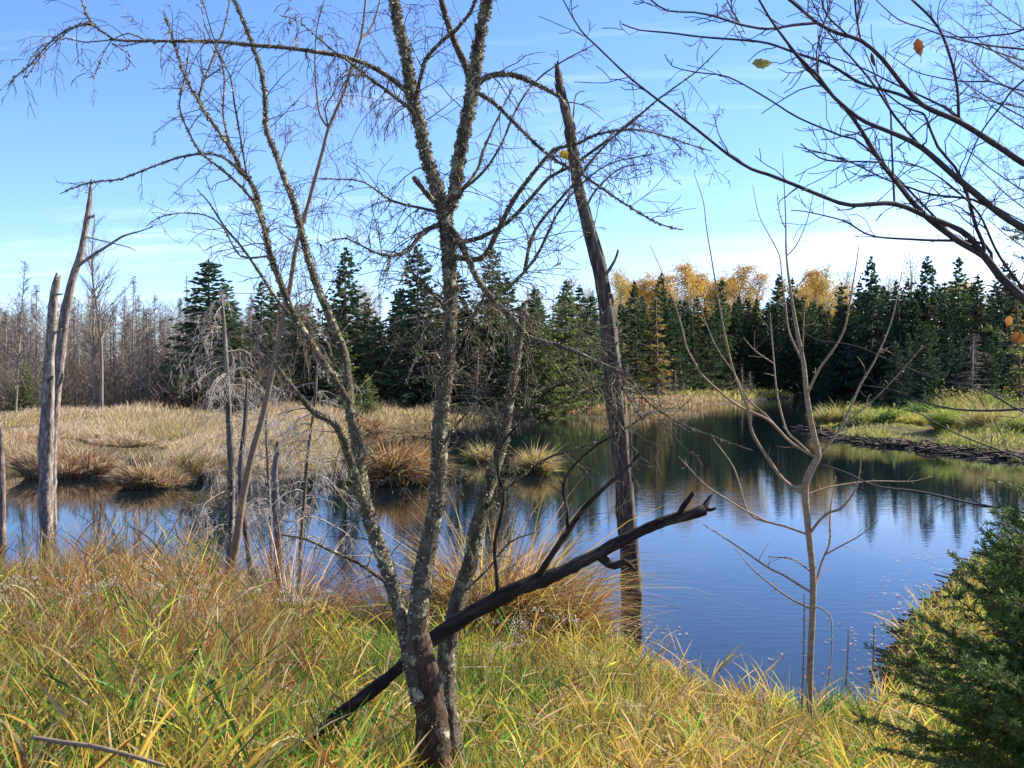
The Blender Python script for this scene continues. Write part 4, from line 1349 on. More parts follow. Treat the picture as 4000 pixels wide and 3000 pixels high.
F = dict(rough=.07, sides=12)
fine = dict(n=10, L=(.10, .32), t0=.15, level=1, kids=3)


def tw(n, L, **k):
    return (dict(n=n, L=L, **k),)


defs = [('trunk', bole, dict(rough=.09, sides=18, fuzz=500, mat=M_bole)),
        ('stem', left, dict(F, fuzz=2600, tw=tw(9, (.15, .35), t0=.4))),
        ('stem', mid, dict(F, fuzz=4200, tw=tw(52, (.15, .5), t0=.35, droop=.5, kids=4, level=2))),
        ('stem', right_, dict(F, fuzz=2600, tw=tw(42, (.15, .5), t0=.35, level=2, droop=.4))),
        ('stem', la, dict(F, fuzz=2600, fsize=(.005, .014), tw=tw(26, (.12, .42), level=2, kids=3))),
        ('stem', lb, dict(F, fuzz=2400, fsize=(.005, .013), tw=tw(26, (.12, .40), level=2, kids=3))),
        ('stem', ma, dict(F, fuzz=3600, fsize=(.006, .018), tw=tw(16, (.15, .45), droop=.7, level=2))),
        ('stem', mb_, dict(F, fuzz=3600, fsize=(.006, .018), tw=tw(12, (.12, .40), level=1)))]
for st, n, L, k in ((lb2, 20, (.1, .3), {}), (lb3, 12, (.1, .25), {}), (lb4, 10, (.1, .25), {}), (lb5, 10, (.1, .25), {}), (le, 14, (.1, .35), {}), (lf, 8, (.05, .14), {}), (lg, 10, (.1, .25), {}), (lh, 14, (.1, .3), {}),
                    (mc, 6, (.1, .3), {}), (md, 12, (.1, .4), dict(droop=.5)), (me_, 12, (.1, .28), {}), (mf, 26, (.08, .3), dict(droop=.8)), (mf2, 5, (.1, .2), dict(droop=.5)), (mf3, 5, (.08, .2), dict(droop=.5)),
                    (mf4, 5, (.08, .2), dict(droop=.5)), (mf5, 4, (.1, .2), {}), (mf6, 3, (.06, .15), dict(droop=.5)), (mg, 22, (.12, .35), dict(droop=1.2, level=2)), (mg2, 18, (.1, .3), dict(droop=1.2, level=2)), (mh, 10, (.08, .25), {}), (mi, 0, (.1, .2), {}),
                    (mj, 20, (.1, .35), dict(droop=.4, level=2)), (mk, 22, (.1, .35), dict(droop=.2, level=2)), (ml, 58, (.15, .5), dict(droop=.4, level=2)), (ml2, 5, (.08, .2), {}), (ml3, 34, (.1, .32), dict(level=2)),
                    (mm, 44, (.1, .32), dict(level=2, droop=.3)), (mn, 18, (.08, .28), dict(level=1, droop=.3)), (mo, 14, (.1, .3), dict(level=2)), (mp_, 10, (.1, .28), {}), (mq, 9, (.06, .2), {}), (mr, 6, (.08, .2), {}),
                    (ms, 6, (.08, .25), {}), (mt, 5, (.06, .2), {}), (mu, 6, (.08, .2), {}), (mv, 7, (.1, .25), {}), (mw, 6, (.08, .2), {}), (mx_, 6, (.06, .2), {}), (ra, 7, (.08, .22), {}), (rb, 8, (.06, .2), {}), (rc, 8, (.08, .25), {}), (rd, 4, (.06, .16), {})):
    defs.append(('branch', st, dict(rough=.08, sides=7, tw=tw(n, L, t0=.1, **k), fuzz=int(60 * len(st.path) ** .9) if st in (lf, lb2, le, md, mf, mh, mk, ml, mm, mg, me_) else 160, fsize=(.004, .011))))
base = at(1700, 3200, TY)
base[2] = float(ground_z(np.array([base[0]]), np.array([base[1]]))[0])
multi_tree('forked_tree', 'forked tree with mossy lichen crusted stems growing in the near bank grass', 'tree', base, defs, M_lichenbark, M_lichen, 6, slim=.88)

# --- smooth pinkish leaning stem behind
C1 = Stem([(885, 2290), (904, 2211), (928, 2090), (945, 1960), (982, 1784), (1024, 1633), (1060, 1470), (1085, 1350), (1115, 1180), (1130, 1139), (1157, 964), (1199, 814), (1235, 681), (1265, 573), (1283, 500), (1338, 374), (1374, 259), (1410, 151), (1428, 0), (1435, -80)],
          [36, 31, 27, 24, 21, 19, 17, 15, 13, 11, 9, 7], 9.2, 8.6, step=.08)
C2 = Stem([(1400, 170), (1450, 110), (1475, 40), (1490, -30)], [9, 8, 6], parent=C1, dY=.2)
C3 = Stem([(1283, 500), (1270, 420), (1300, 370), (1325, 310)], [7, 6, 4], parent=C1, dY=-.2)
C4 = Stem([(1275, 505), (1250, 450), (1236, 350), (1230, 230), (1240, 100), (1270, -10)], [8, 7, 6, 5, 4], parent=C1, dY=-.3)
base = at(885, 2290, 9.2)
base[2] = float(ground_z(np.array([base[0]]), np.array([base[1]]))[0])
D4 = dict(rough=.02, sides=10)
multi_tree('leaning_tree', 'slender smooth barked tree leaning right behind the left mossy stems', 'tree', base,
           [('trunk', C1, dict(D4, tw=tw(28, (.3, .95), t0=.42, droop=1.1, level=2, kids=5, rmin=.0016, nn=8))),
            ('branch', C2, dict(D4, tw=tw(8, (.2, .5), droop=1.0))), ('branch', C3, dict(D4, tw=tw(6, (.2, .4), droop=.5))), ('branch', C4, dict(D4, tw=tw(14, (.2, .6), droop=1.0, level=2)))], M_smooth, None, 7)


# --- dead snags
def snag(label, pts, w, Y0, Y1, mat_, seed, rough=.12, sides=16, extra=(), topbreak=True, name='dead_snag', cols=(1, 1, 1), step=.06, furrow=.16):
    rng = np.random.default_rng(seed)
    pts = [(pts[0][0], max(pts[0][1] + 5, HOR + 2.8 * FPX / Y0))] + list(pts)
    w = [w[0]] + list(w)
    s = Stem(pts, [q * .86 for q in w], Y0, Y1, step=step)
    s.r = s.r * (1 + .09 * np.sin(np.arange(len(s.r)) * step * 5.1 + seed) * np.sin(np.arange(len(s.r)) * step * 2.3 + 2 * seed))
    b = at(pts[0][0], pts[0][1], Y0)
    b[2] = max(float(ground_z(np.array([b[0]]), np.array([b[1]]))[0]), -.6)
    root = empty(name, b, label, 'dead tree')
    m = MB()
    # furrowed, slightly twisted cross section
    Nn = len(s.path)
    ph = rng.uniform(0, 6.28, 4)
    P = s.path
    T = np.gradient(P, axis=0)
    T /= np.linalg.norm(T, axis=1)[:, None]
    U = np.cross(T, (0, 1, 0))
    U /= np.linalg.norm(U, axis=1)[:, None]
    Wv = np.cross(T, U)
    a = np.arange(sides) / sides * 2 * pi
    tt = np.arange(Nn)[:, None] * step
    prof = 1 + furrow * (np.sin(3 * a[None] + ph[0] + tt * .5) * .5 + np.sin(7 * a[None] + ph[1] - tt * .6) * .45 + .5 * np.sin(2 * a[None] + tt * 2.2 + ph[2])) + rough * rng.normal(0, .35, (Nn, sides))
    if topbreak:
        prof[-1] *= rng.uniform(.2, 1, sides)
    V = P[:, None] + (s.r[:, None] * prof)[..., None] * (np.cos(a)[None, :, None] * U[:, None] + np.sin(a)[None, :, None] * Wv[:, None])
    if topbreak:
        V[-1] += T[-1] * rng.uniform(-.6, 1.6, (sides, 1)) * s.r[-1]
        V[-2] += T[-2] * rng.uniform(-.3, .5, (sides, 1)) * s.r[-2]
    i = np.arange(Nn - 1)[:, None] * sides
    j = np.arange(sides)[None]
    j2 = (j + 1) % sides
    Q = np.stack([i + j, i + j2, i + sides + j2, i + sides + j], -1).reshape(-1, 4)
    V = np.concatenate([V.reshape(-1, 3), P[-1:]])
    k = (Nn - 1) * sides
    m.add(V, Q, [[k + q, k + (q + 1) % sides, Nn * sides] for q in range(sides)], cols)
    o = m.build('trunk', mat_, root, origin=b)
    for (pn, ep, ew, dy, tws) in extra:
        e = Stem(ep, ew, parent=s, dY=dy)
        m = MB()
        e.tube(m, 8, .06, rng)
        for t_2 in tws:
            e.twigs(m, rng=rng, **t_2)
        m.build(pn, mat_, root, origin=b)
    return root, s


r1, s1 = snag('broken dead trunk with shaggy furrowed bark standing in the water right of the forked tree',
              [(2458, 2640), (2464, 2452), (2470, 2362), (2467, 2241), (2458, 2120), (2446, 2000), (2440, 1904), (2428, 1784), (2416, 1663), (2400, 1542), (2398, 1482), (2386, 1362), (2374, 1241), (2356, 1120), (2332, 1000), (2313, 934), (2289, 844), (2259, 723), (2241, 603), (2223, 482), (2193, 362), (2175, 253)],
              [82, 80, 78, 76, 76, 76, 78, 80, 84, 92, 88, 70, 66, 64, 60, 52, 48, 46, 44, 42, 36, 28], 10.6, 10.0, M_deadbark, 3, cols=(.6, .55, .52),
              extra=[('branch', [(2372, 1090), (2400, 1020), (2415, 975)], [16, 12, 7], -.15, ()), ('branch', [(2290, 830), (2330, 740), (2420, 660), (2520, 640)], [10, 8, 6, 4], -.3, (dict(n=8, L=(.2, .5)),)),
                     ('branch', [(2235, 520), (2240, 450), (2250, 370), (2284, 355)], [8, 7, 6, 4], .2, ())], furrow=.2)
# flaking bark plates
m = MB()
rng = np.random.default_rng(31)
n = 260
i = (rng.uniform(.12, .97, n) * (len(s1.path) - 1)).astype(int)
a = rng.uniform(0, 6.28, n)
v = np.stack([np.cos(a), np.sin(a), rng.uniform(-.1, .1, n)], 1)
P = s1.path[i] + v * s1.r[i][:, None] * .94
blades(m, P, np.gradient(s1.path, axis=0)[i] * 10 + v * .02, rng.uniform(.05, .2, n), rng.uniform(.012, .03, n), rng.uniform(0, .1, n), np.array((1, 1, 1)) * rng.uniform(.3, 1.3, (n, 1)), a + pi / 2)
m.build('bark', M_deadbark, r1, origin=tuple(r1.location))
snag('tall bark stripped snag with broken tip at the left, leaning right',
     [(205, 2120), (200, 1950), (205, 1750), (223, 1512), (235, 1392), (253, 1241), (283, 1090), (313, 1000), (337, 874), (350, 784), (356, 705)], [44, 44, 46, 44, 42, 44, 40, 36, 32, 26, 10], 17.0, 16.6, M_palebark, 4, cols=(.85, .8, .8),
     extra=[('branch', [(300, 1050), (330, 1020), (373, 990), (434, 952), (482, 922), (540, 905), (597, 886)], [14, 13, 11, 9, 6, 4], -.3, (dict(n=6, L=(.3, .8), droop=-.2),)), ('branch', [(440, 950), (500, 965), (530, 982)], [6, 4, 3], -.3, ()), ('stub', [(232, 1400), (210, 1385), (200, 1380)], [20, 14, 8], -.1, ()), ('stub', [(345, 850), (362, 846), (370, 838)], [16, 12, 6], -.1, ()), ('stub', [(226, 1500), (240, 1480), (246, 1455)], [22, 16, 8], -.2, ())], furrow=.13, step=.09)
snag('thick pale lichen spotted snag with snapped top in front of the tall stripped one',
     [(188, 2190), (183, 2060), (180, 1950), (181, 1784), (187, 1603), (193, 1422), (205, 1271), (213, 1150), (226, 1082)], [64, 62, 60, 58, 54, 50, 48, 46, 30], 15.6, 15.6, M_palebark, 5, cols=(.95, .92, .88), furrow=.13, step=.09,
     extra=[('stub', [(218, 1145), (232, 1150), (246, 1148)], [9, 7, 4], -.1, ()), ('stub', [(200, 1300), (224, 1298), (240, 1285)], [16, 12, 8], -.15, ()), ('stub', [(190, 1480), (196, 1476), (205, 1468)], [26, 20, 12], -.25, ())])
snag('short bare post at the left edge of the picture standing in the water', [(10, 2200), (10, 1990), (6, 1800), (3, 1650)], [30, 28, 24, 16], 15.0, 15.0, M_palebark, 6, cols=(.8, .72, .7), furrow=.06, step=.12)
snag('short dark stub in the water behind the tall rust grass clump', [(1090, 2260), (1085, 2120), (1078, 1950), (1072, 1850), (1085, 1730)], [40, 38, 34, 30, 18], 10.4, 10.4, M_deadbark, 7, cols=(.9, .9, 1.0), furrow=.15)
snag('slim black snag between the dead fir and the leaning smooth tree', [(985, 2290), (975, 2180), (950, 2000), (942, 1814), (956, 1663), (964, 1530), (966, 1480)], [30, 30, 30, 34, 26, 16, 8], 11.0, 11.0, M_deadbark, 8, cols=(.6, .6, .65), furrow=.18)


# --- dead firs with drooping silvery branches
def dead_fir(label, pts, w, Y0, Y1, seed, nb, L, t0=.1, col=1.0, left_bias=-.5):
    rng = np.random.default_rng(seed)
    pts = [(pts[0][0], max(pts[0][1] + 5, HOR + 2.8 * FPX / Y0))] + list(pts)
    s = Stem(pts, w, Y0, Y1)
    b = at(pts[0][0], pts[0][1], Y0)
    b[2] = -.2
    root = empty('dead_fir', b, label, 'dead tree')
    m = MB()
    s.tube(m, 9, .08, rng)
    m.build('trunk', M_deadbark, root, origin=b)
    m = MB()
    for q in range(nb):
        t = rng.uniform(t0, 1)
        i = int(t * (len(s.path) - 1))
        a = rng.uniform(0, 6.28)
        d = norm((cos(a) + left_bias, sin(a), rng.uniform(.0, .45)))
        twig(m, s.path[i], d, rng.uniform(*L) * (1.2 - .7 * t), rng.uniform(.003, .008), rng, 2, .75, .28, (1, 1, 1), kids=6, ang=(35, 75), frac=(.2, .5), n=9, rmin=.0016)
    m.build('crown', M_silver, root, origin=b)
    return root


dead_fir('dead fir pole with curling silvery branches standing in the water left of the leaning tree',
         [(895, 2300), (900, 2100), (904, 1844), (892, 1603), (880, 1362), (868, 1200), (862, 1140)], [34, 32, 30, 28, 24, 20, 12], 11.6, 11.4, 61, 96, (.45, 1.25), .08)
dead_fir('low tangle of silvery dead fir boughs behind the left mossy stem',
         [(1170, 2230), (1185, 2000), (1200, 1800), (1230, 1560), (1240, 1400)], [16, 16, 14, 12, 8], 10.4, 10.2, 62, 84, (.35, 1.15), .05, left_bias=-.2)
dead_fir('thin dead fir with bare drooping boughs behind the lowest left limb', [(1060, 2200), (1050, 1900), (1040, 1650), (1050, 1500)], [14, 14, 12, 8], 12.6, 12.6, 63, 44, (.4, 1.2), .1)

# --- dark fallen log caught in the fork
L1 = Stem([(1010, 3080), (1240, 2870), (1330, 2790), (1420, 2715), (1540, 2620), (1680, 2510), (1800, 2430), (1900, 2370), (2020, 2295), (2170, 2235), (2330, 2165), (2460, 2105), (2600, 2040), (2690, 2010), (2752, 1985)],
          [50, 54, 58, 62, 64, 64, 64, 66, 74, 72, 66, 58, 52, 50, 44], 4.86, 5.12, step=.03)
L1.r = L1.r * (1 + .10 * np.sin(np.arange(len(L1.r)) * .31) * np.sin(np.arange(len(L1.r)) * .13 + 1) + .05 * np.sin(np.arange(len(L1.r)) * .9))
L1.path = L1.path + np.stack([0 * L1.r, 0 * L1.r, .012 * np.sin(np.arange(len(L1.r)) * .21)], 1)
L2 = Stem([(2740, 1990), (2765, 1955), (2783, 1930)], [36, 24, 8], parent=L1, dY=.03, step=.02)
L3 = Stem([(2748, 1996), (2772, 1992), (2796, 1985)], [24, 18, 12], parent=L1, dY=-.03, step=.02)
L4 = Stem([(2660, 2020), (2665, 1985), (2690, 1950), (2708, 1925)], [30, 26, 24, 22], parent=L1, dY=-.06, step=.02)
L5 = Stem([(2350, 2185), (2400, 2210), (2440, 2195), (2480, 2225)], [44, 40, 34, 16], parent=L1, dY=-.05, step=.02)
L6 = Stem([(2090, 2250), (2160, 2160), (2230, 2060), (2270, 2000), (2330, 1935), (2390, 1880), (2440, 1840), (2500, 1770)], [30, 28, 26, 24, 20, 16, 10], parent=L1, dY=-.25, step=.03)
L7 = Stem([(1940, 2330), (1940, 2250), (1932, 2130), (1958, 2010), (1968, 1920), (1945, 1850), (1960, 1740), (2040, 1640), (2150, 1520), (2290, 1480)], [22, 17, 15, 14, 13, 12, 10, 7], parent=L1, dY=-.3, step=.03)
L8 = Stem([(2235, 2080), (2215, 1990), (2200, 1900), (2240, 1820), (2330, 1740), (2400, 1700)], [18, 14, 12, 11, 8], parent=L6, dY=-.1, step=.03)
L9 = Stem([(2530, 2075), (2560, 2045), (2585, 2030)], [26, 18, 6], parent=L1, dY=-.02, step=.02)
b = at(1010, 3080, 4.86)
LO = dict(rough=.075, sides=12)
multi_tree('fallen_log', 'dark broken log lying across the mossy tree fork with its forked tip over water', 'log', b,
           [('trunk', L1, LO)] + [('stub', x, dict(LO, sides=9)) for x in (L2, L3, L4, L5, L9)] + [('branch', x, dict(sides=8, rough=.07, tw=tw(5, (.06, .2)))) for x in (L6, L7, L8)], M_log, None, 8, slim=.84)

# --- young sapling with upswept shoots, right
SY = 6.6
S0 = Stem([(3163, 2880), (3163, 2663), (3175, 2362), (3175, 2241), (3163, 2120), (3151, 2000), (3145, 1904), (3169, 1832), (3193, 1790), (3193, 1760), (3169, 1651), (3151, 1542), (3139, 1422), (3115, 1301), (3090, 1151), (3072, 1000), (3069, 844), (3063, 723), (3057, 597)],
          [30, 28, 27, 27, 27, 27, 28, 29, 33, 25, 23, 21, 18, 15, 11, 8, 6, 4, 2], SY, SY, step=.04)
SB = [
    ([(3140, 1935), (3060, 1874), (3000, 1790), (2940, 1693), (2922, 1603), (2868, 1458), (2838, 1338), (2808, 1181), (2778, 1000), (2760, 892), (2747, 784), (2717, 693), (2713, 663)], [20, 18, 15, 13, 11, 9, 7, 5, 3], -.5),
    ([(3190, 1795), (3090, 1729), (3000, 1640), (2874, 1579), (2747, 1470), (2717, 1422), (2681, 1356), (2669, 1301), (2633, 1181), (2567, 1018), (2540, 960)], [16, 15, 13, 12, 10, 8, 6, 3], -.25),
    ([(3060, 1700), (2990, 1620), (2922, 1560), (2868, 1458), (2795, 1350), (2741, 1211), (2729, 1151)], [13, 12, 10, 8, 5, 3], .3),
    ([(3180, 1785), (3110, 1720), (3072, 1680), (3036, 1542), (3024, 1422), (3012, 1280), (3009, 1223)], [13, 12, 11, 9, 6, 4], .35),
    ([(3130, 1430), (3084, 1301), (3069, 1199), (3054, 1090), (3045, 1000), (3000, 910), (2964, 838), (2940, 723)], [12, 10, 8, 7, 5, 3], .3),
    ([(3153, 1540), (3200, 1440), (3241, 1386), (3295, 1295), (3319, 1181), (3350, 1000), (3352, 960)], [15, 13, 12, 10, 8, 4], -.3),
    ([(3190, 1800), (3289, 1663), (3356, 1512), (3422, 1398), (3482, 1253), (3518, 1090), (3522, 1060)], [16, 14, 12, 10, 6, 4], .35),
    ([(3295, 1655), (3380, 1590), (3434, 1542), (3530, 1440), (3605, 1350)], [9, 8, 7, 4], -.2),
    ([(3430, 1390), (3450, 1372), (3463, 1360)], [12, 10, 8], -.05),
    ([(3168, 2320), (3060, 2247), (3000, 2217), (2904, 2151), (2814, 2090), (2747, 2048)], [14, 12, 10, 8, 5], -.3),
    ([(3168, 2390), (3078, 2332), (2952, 2235), (2904, 2181), (2868, 2139)], [12, 10, 8, 4], .3),
    ([(3155, 2090), (3060, 2054), (3000, 2039), (2922, 2000), (2868, 1832), (2784, 1711)], [13, 12, 10, 8, 4], .4),
    ([(2990, 2035), (2904, 1990), (2800, 1925), (2747, 1886), (2651, 1784)], [9, 9, 7, 4], -.3),
    ([(3175, 2100), (3199, 2036), (3241, 2000), (3283, 1988), (3337, 1922), (3358, 1850), (3362, 1790)], [16, 15, 14, 12, 8, 5], -.25),
    ([(3185, 2310), (3211, 2193), (3241, 2120), (3243, 2000), (3265, 1860)], [14, 13, 11, 8, 4], .25),
    ([(3222, 2175), (3290, 2130), (3350, 2098), (3400, 2060), (3430, 2030)], [9, 8, 6, 4], -.2),
    ([(3172, 2230), (3100, 2185), (3000, 2175)], [9, 8, 5], .2),
    ([(3165, 1400), (3140, 1250), (3150, 1120), (3130, 1080)], [8, 6, 4], -.1),
    ([(3158, 1930), (3250, 1900), (3400, 1880), (3560, 1880), (3640, 1860)], [9, 8, 6, 3], .3),
    ([(3190, 2350), (3240, 2400), (3250, 2480), (3245, 2600), (3225, 2720)], [8, 7, 6, 5], -.2),
    ([(3010, 1430), (2950, 1370), (2905, 1320)], [7, 6, 4], -.1),
    ([(3090, 1160), (3140, 1090), (3178, 1055)], [7, 6, 4], .1),
    ([(3072, 1000), (3110, 960), (3150, 870), (3168, 800), (3179, 745)], [7, 6, 5, 3], .15),
    ([(3066, 900), (3050, 850), (3040, 800), (3036, 760)], [6, 5, 3], -.1)]
stems = []
sdefs = [('trunk', S0, dict(sides=12, rough=.02))]
allst = [S0]
for pts, w, dy in SB:
    p0 = np.array(pts[0], float)
    best = min(allst, key=lambda s: ((s.uv - p0) ** 2).sum(1).min())
    st = Stem(pts, [q * .8 for q in w], parent=best, dY=dy, step=.04)
    allst.append(st)
    sdefs.append(('branch', st, dict(sides=7, rough=.03, tw=tw(9, (.008, .028), kids=0, r=.0022, t0=.2, ang=(25, 50)) + tw(3, (.04, .14), kids=0))))
b = at(3163, 2880, SY)
b[2] = float(ground_z(np.array([b[0]]), np.array([b[1]]))[0])
multi_tree('sapling', 'leafless sapling with upswept tan shoots at the water edge on the right', 'tree', b, sdefs, M_sapling, None, 9, slim=.92)
# dry weed stalks beside it
for q, (u, v0, v1, Y, lab, tag_) in enumerate(((3140, 2780, 2320, 6.5, 'dead weed stalk with beaded seed heads touching the sapling trunk', 1), (3312, 2680, 2455, 6.6, 'thin bare stick standing in the grass right of the sapling', 0), (3412, 2690, 2442, 6.7, 'taller bare stick nearer the fir, right of the sapling', 0))):
    st = Stem([(u - 8, v0), (u, (v0 + v1) / 2), (u + 2, v1)], [8, 7, 5], Y, Y)
    m = MB()
    st.tube(m, 5, .02)
    if tag_:
        st.twigs(m, 26, (.015, .04), rng, t0=.3, level=0, r=.0035)
    tag(m.build('weed_stalk', M_sapling if not tag_ else M_grey, origin=st.path[0]), lab, 'weed')

# --- dark beech limbs reaching in from the right (their tree stands outside the frame)
BT = [
    ([(4700, 1250), (4300, 900), (4050, 665), (4000, 639), (3892, 567), (3747, 476), (3603, 410), (3512, 313), (3446, 229), (3362, 157), (3271, 130), (3193, 90), (3121, 30), (3072, -10), (3000, -60)], [30, 27, 24, 23, 20, 17, 14, 12, 9], 3.4, 2.9),
    ([(4700, 1400), (4300, 1090), (4040, 915), (4000, 892), (3904, 832), (3735, 693), (3603, 579), (3512, 530), (3422, 494), (3350, 458), (3253, 374), (3199, 301), (3121, 223), (3042, 121), (3000, 60), (2955, -20)], [32, 30, 27, 25, 23, 20, 15, 12, 9, 7], 3.4, 2.75),
    ([(4700, 1560), (4300, 1330), (4060, 1210), (4000, 1169), (3904, 1078), (3844, 1000), (3741, 940), (3603, 832), (3512, 723), (3446, 639), (3392, 555), (3338, 470), (3277, 398), (3180, 300), (3080, 180)], [44, 40, 36, 32, 26, 21, 17, 14, 10, 6], 3.4, 3.1)]
beech = []
for pts, w, y0, y1 in BT:
    beech.append(Stem(pts, [q * 1.2 for q in w], y0, y1, step=.03))
BB = [
    ([(3860, 1010), (3784, 922), (3711, 880), (3615, 844), (3494, 796), (3326, 802), (3241, 778), (3121, 729), (3000, 681), (2934, 660), (2844, 603), (2723, 506), (2573, 392), (2458, 301), (2332, 181), (2271, 121), (2223, 42), (2190, -20)], [20, 18, 16, 13, 12, 10, 9, 7, 6, 4], -.5),
    ([(3866, 1010), (3840, 950), (3814, 892), (3790, 802), (3766, 723), (3729, 651), (3663, 573), (3621, 470), (3600, 440), (3542, 422), (3458, 362), (3410, 295)], [13, 12, 11, 10, 8, 6, 4], -.15),
    ([(3494, 796), (3482, 542), (3476, 422), (3434, 338), (3410, 271), (3370, 180)], [8, 7, 6, 5, 3], .2),
    ([(3747, 476), (3735, 313), (3687, 151), (3639, 72), (3542, -20)], [11, 10, 9, 8], .2),
    ([(4250, 230), (4000, 193), (3844, 175), (3687, 139), (3603, 108), (3512, 78), (3422, 0)], [12, 10, 9, 7, 6, 4], None),
    ([(4250, 30), (4000, 115), (3940, 133), (3874, 139), (3800, 147), (3700, 142)], [12, 11, 9, 7, 4], None),
    ([(4250, 380), (4000, 356), (3868, 319), (3766, 319), (3603, 289), (3530, 253), (3458, 199)], [10, 8, 7, 5, 3], None),
    ([(4250, 180), (4000, 313), (3904, 422), (3826, 530), (3759, 687)], [9, 8, 7, 5], None),
    ([(3603, 410), (3512, 368), (3422, 344), (3350, 319), (3241, 253), (3121, 211), (3000, 169), (2904, 157), (2747, 145), (2603, 127), (2500, 118), (2428, 93)], [11, 10, 9, 8, 7, 6, 4], -.3),
    ([(3195, 92), (3100, 98), (3000, 113), (2892, 96), (2802, 66), (2711, 48), (2609, 42), (2543, 0), (2510, -40)], [10, 9, 8, 7, 6, 5], -.25),
    ([(3741, 940), (3386, 579), (3283, 530), (3115, 458), (3000, 386), (2844, 301), (2723, 283), (2627, 259), (2597, 211)], [9, 8, 7, 6, 5, 3], .3),
    ([(3560, 790), (3452, 651), (3422, 633), (3271, 630), (3199, 615), (3127, 561)], [8, 7, 6, 4], -.2),
    ([(3880, 1050), (3844, 952), (3603, 937), (3422, 925), (3356, 898), (3295, 862), (3145, 826), (3090, 823)], [12, 10, 8, 6, 5, 3], .25),
    ([(4300, 1690), (4000, 1609), (3844, 1524), (3663, 1482), (3482, 1410), (3338, 1350), (3181, 1325), (3127, 1277)], [9, 9, 8, 6, 4, 3], None),
    ([(4300, 1560), (4000, 1597), (3784, 1603), (3633, 1579), (3482, 1524), (3362, 1503)], [12, 11, 9, 7, 4], None),
    ([(4300, 1900), (4000, 1790), (3904, 1760), (3723, 1687), (3600, 1620), (3540, 1600)], [11, 10, 8, 6, 4], None),
    ([(4300, 2080), (3989, 2000), (3784, 1964), (3603, 1922), (3422, 1898), (3301, 1844), (3205, 1814)], [12, 11, 10, 9, 7, 5], None),
    ([(3747, 476), (3690, 420), (3500, 330), (3330, 250), (3200, 215)], [8, 7, 5, 3], .3),
    ([(3603, 579), (3500, 460), (3420, 340), (3330, 230), (3240, 130), (3170, 0)], [9, 8, 7, 6, 4], .2),
    ([(4060, 1210), (3904, 1000), (3820, 830), (3680, 700), (3560, 640), (3400, 620)], [10, 9, 7, 5, 3], -.3),
    ([(3904, 832), (3800, 780), (3640, 760), (3560, 735), (3460, 700), (3290, 620), (3100, 570)], [9, 8, 6, 5, 3], .3),
    ([(3362, 157), (3345, 60), (3338, -20)], [8, 7, 6], .1),
    ([(3330, 140), (3230, 60), (3210, 0), (3190, -40)], [7, 6, 5], -.1),
    ([(3199, 301), (3190, 200), (3220, 90), (3250, -20)], [6, 5, 4], .15),
    ([(2892, 96), (2860, 40), (2830, -20)], [6, 5, 4], .1)]
rootY = 3.4
tr = Stem([(4760, 3600), (4740, 2600), (4710, 1700), (4690, 1200), (4640, 400), (4600, -400)], [130, 115, 100, 80, 60, 40], 3.4, 3.4, step=.08)
bd = [('trunk', tr, dict(sides=14, rough=.02))]
beech_all = list(beech) + [tr]
for s in beech:
    bd.append(('limb', s, dict(sides=9, rough=.04, tw=tw(16, (.03, .22), level=1, kids=1, t0=.2, droop=-.1, ang=(25, 60), wig=.4))))
for pts, w, dy in BB:
    if dy is None:
        best, yy = tr, None
        pts = [tuple(tr.uv[np.argmin(np.abs(tr.uv[:, 1] - (pts[0][1] + 120)))])] + pts
        w = [w[0] * 1.2] + list(w)
        st = Stem(pts, w, parent=tr, dY=rng.uniform(-.5, .3), step=.03)
    else:
        p0 = np.array(pts[0], float)
        best = min(beech_all[:3] + beech_all[4:], key=lambda s: ((s.uv - p0) ** 2).sum(1).min())
        st = Stem(pts, [q * 1.2 for q in w], parent=best, dY=dy, step=.03)
    beech_all.append(st)
    bd.append(('branch', st, dict(sides=7, rough=.05, tw=tw(14, (.02, .17), level=1, kids=1, t0=.1, droop=-.1, ang=(25, 60), wig=.4))))
b = tr.path[0].copy()
b[2] = float(ground_z(np.array([b[0]]), np.array([b[1]]))[0])
beech_root = multi_tree('beech_tree', 'dark leafless tree whose limbs reach in from the upper right', 'tree', b, bd, M_beech, None, 10)


# last leaves hanging on
def leaf(u, v, Y, L, w, d, col, label):
    c = at(u, v, Y)
    m = MB()
    d = norm(d)
    up = norm(np.cross(d, (0, -1, .3)))
    nr_ = np.cross(d, up)
    K = 9
    vs, cs = [], []
    for k in range(K):
        t = k / (K - 1)
        ww = w * sin(pi * t ** .8) * .5 + .0004
        cen = c + d * L * (t - .5) + nr_ * .12 * L * sin(pi * t)
        for s in (-1, 0, 1):
            vs.append(cen + up * ww * s * (1 + .12 * (-1) ** k) + nr_ * (-.25 * ww * abs(s)))
            cs.append(np.array(col) * (.75 if s == 0 else 1.0))
    Q = [[k * 3 + s, k * 3 + s + 1, k * 3 + 4 + s, k * 3 + 3 + s] for k in range(K - 1) for s in range(2)]
    m.add(vs, Q, None, np.array(cs))
    e = c + d * L * .5
    tube(m, [e, e + d * L * .2, e + d * L * .3 + up * L * .1], [.0012, .001, .001], 4, np.array(col) * .6)
    return tag(m.build('leaf', M_leafy, origin=c), label, 'leaf')


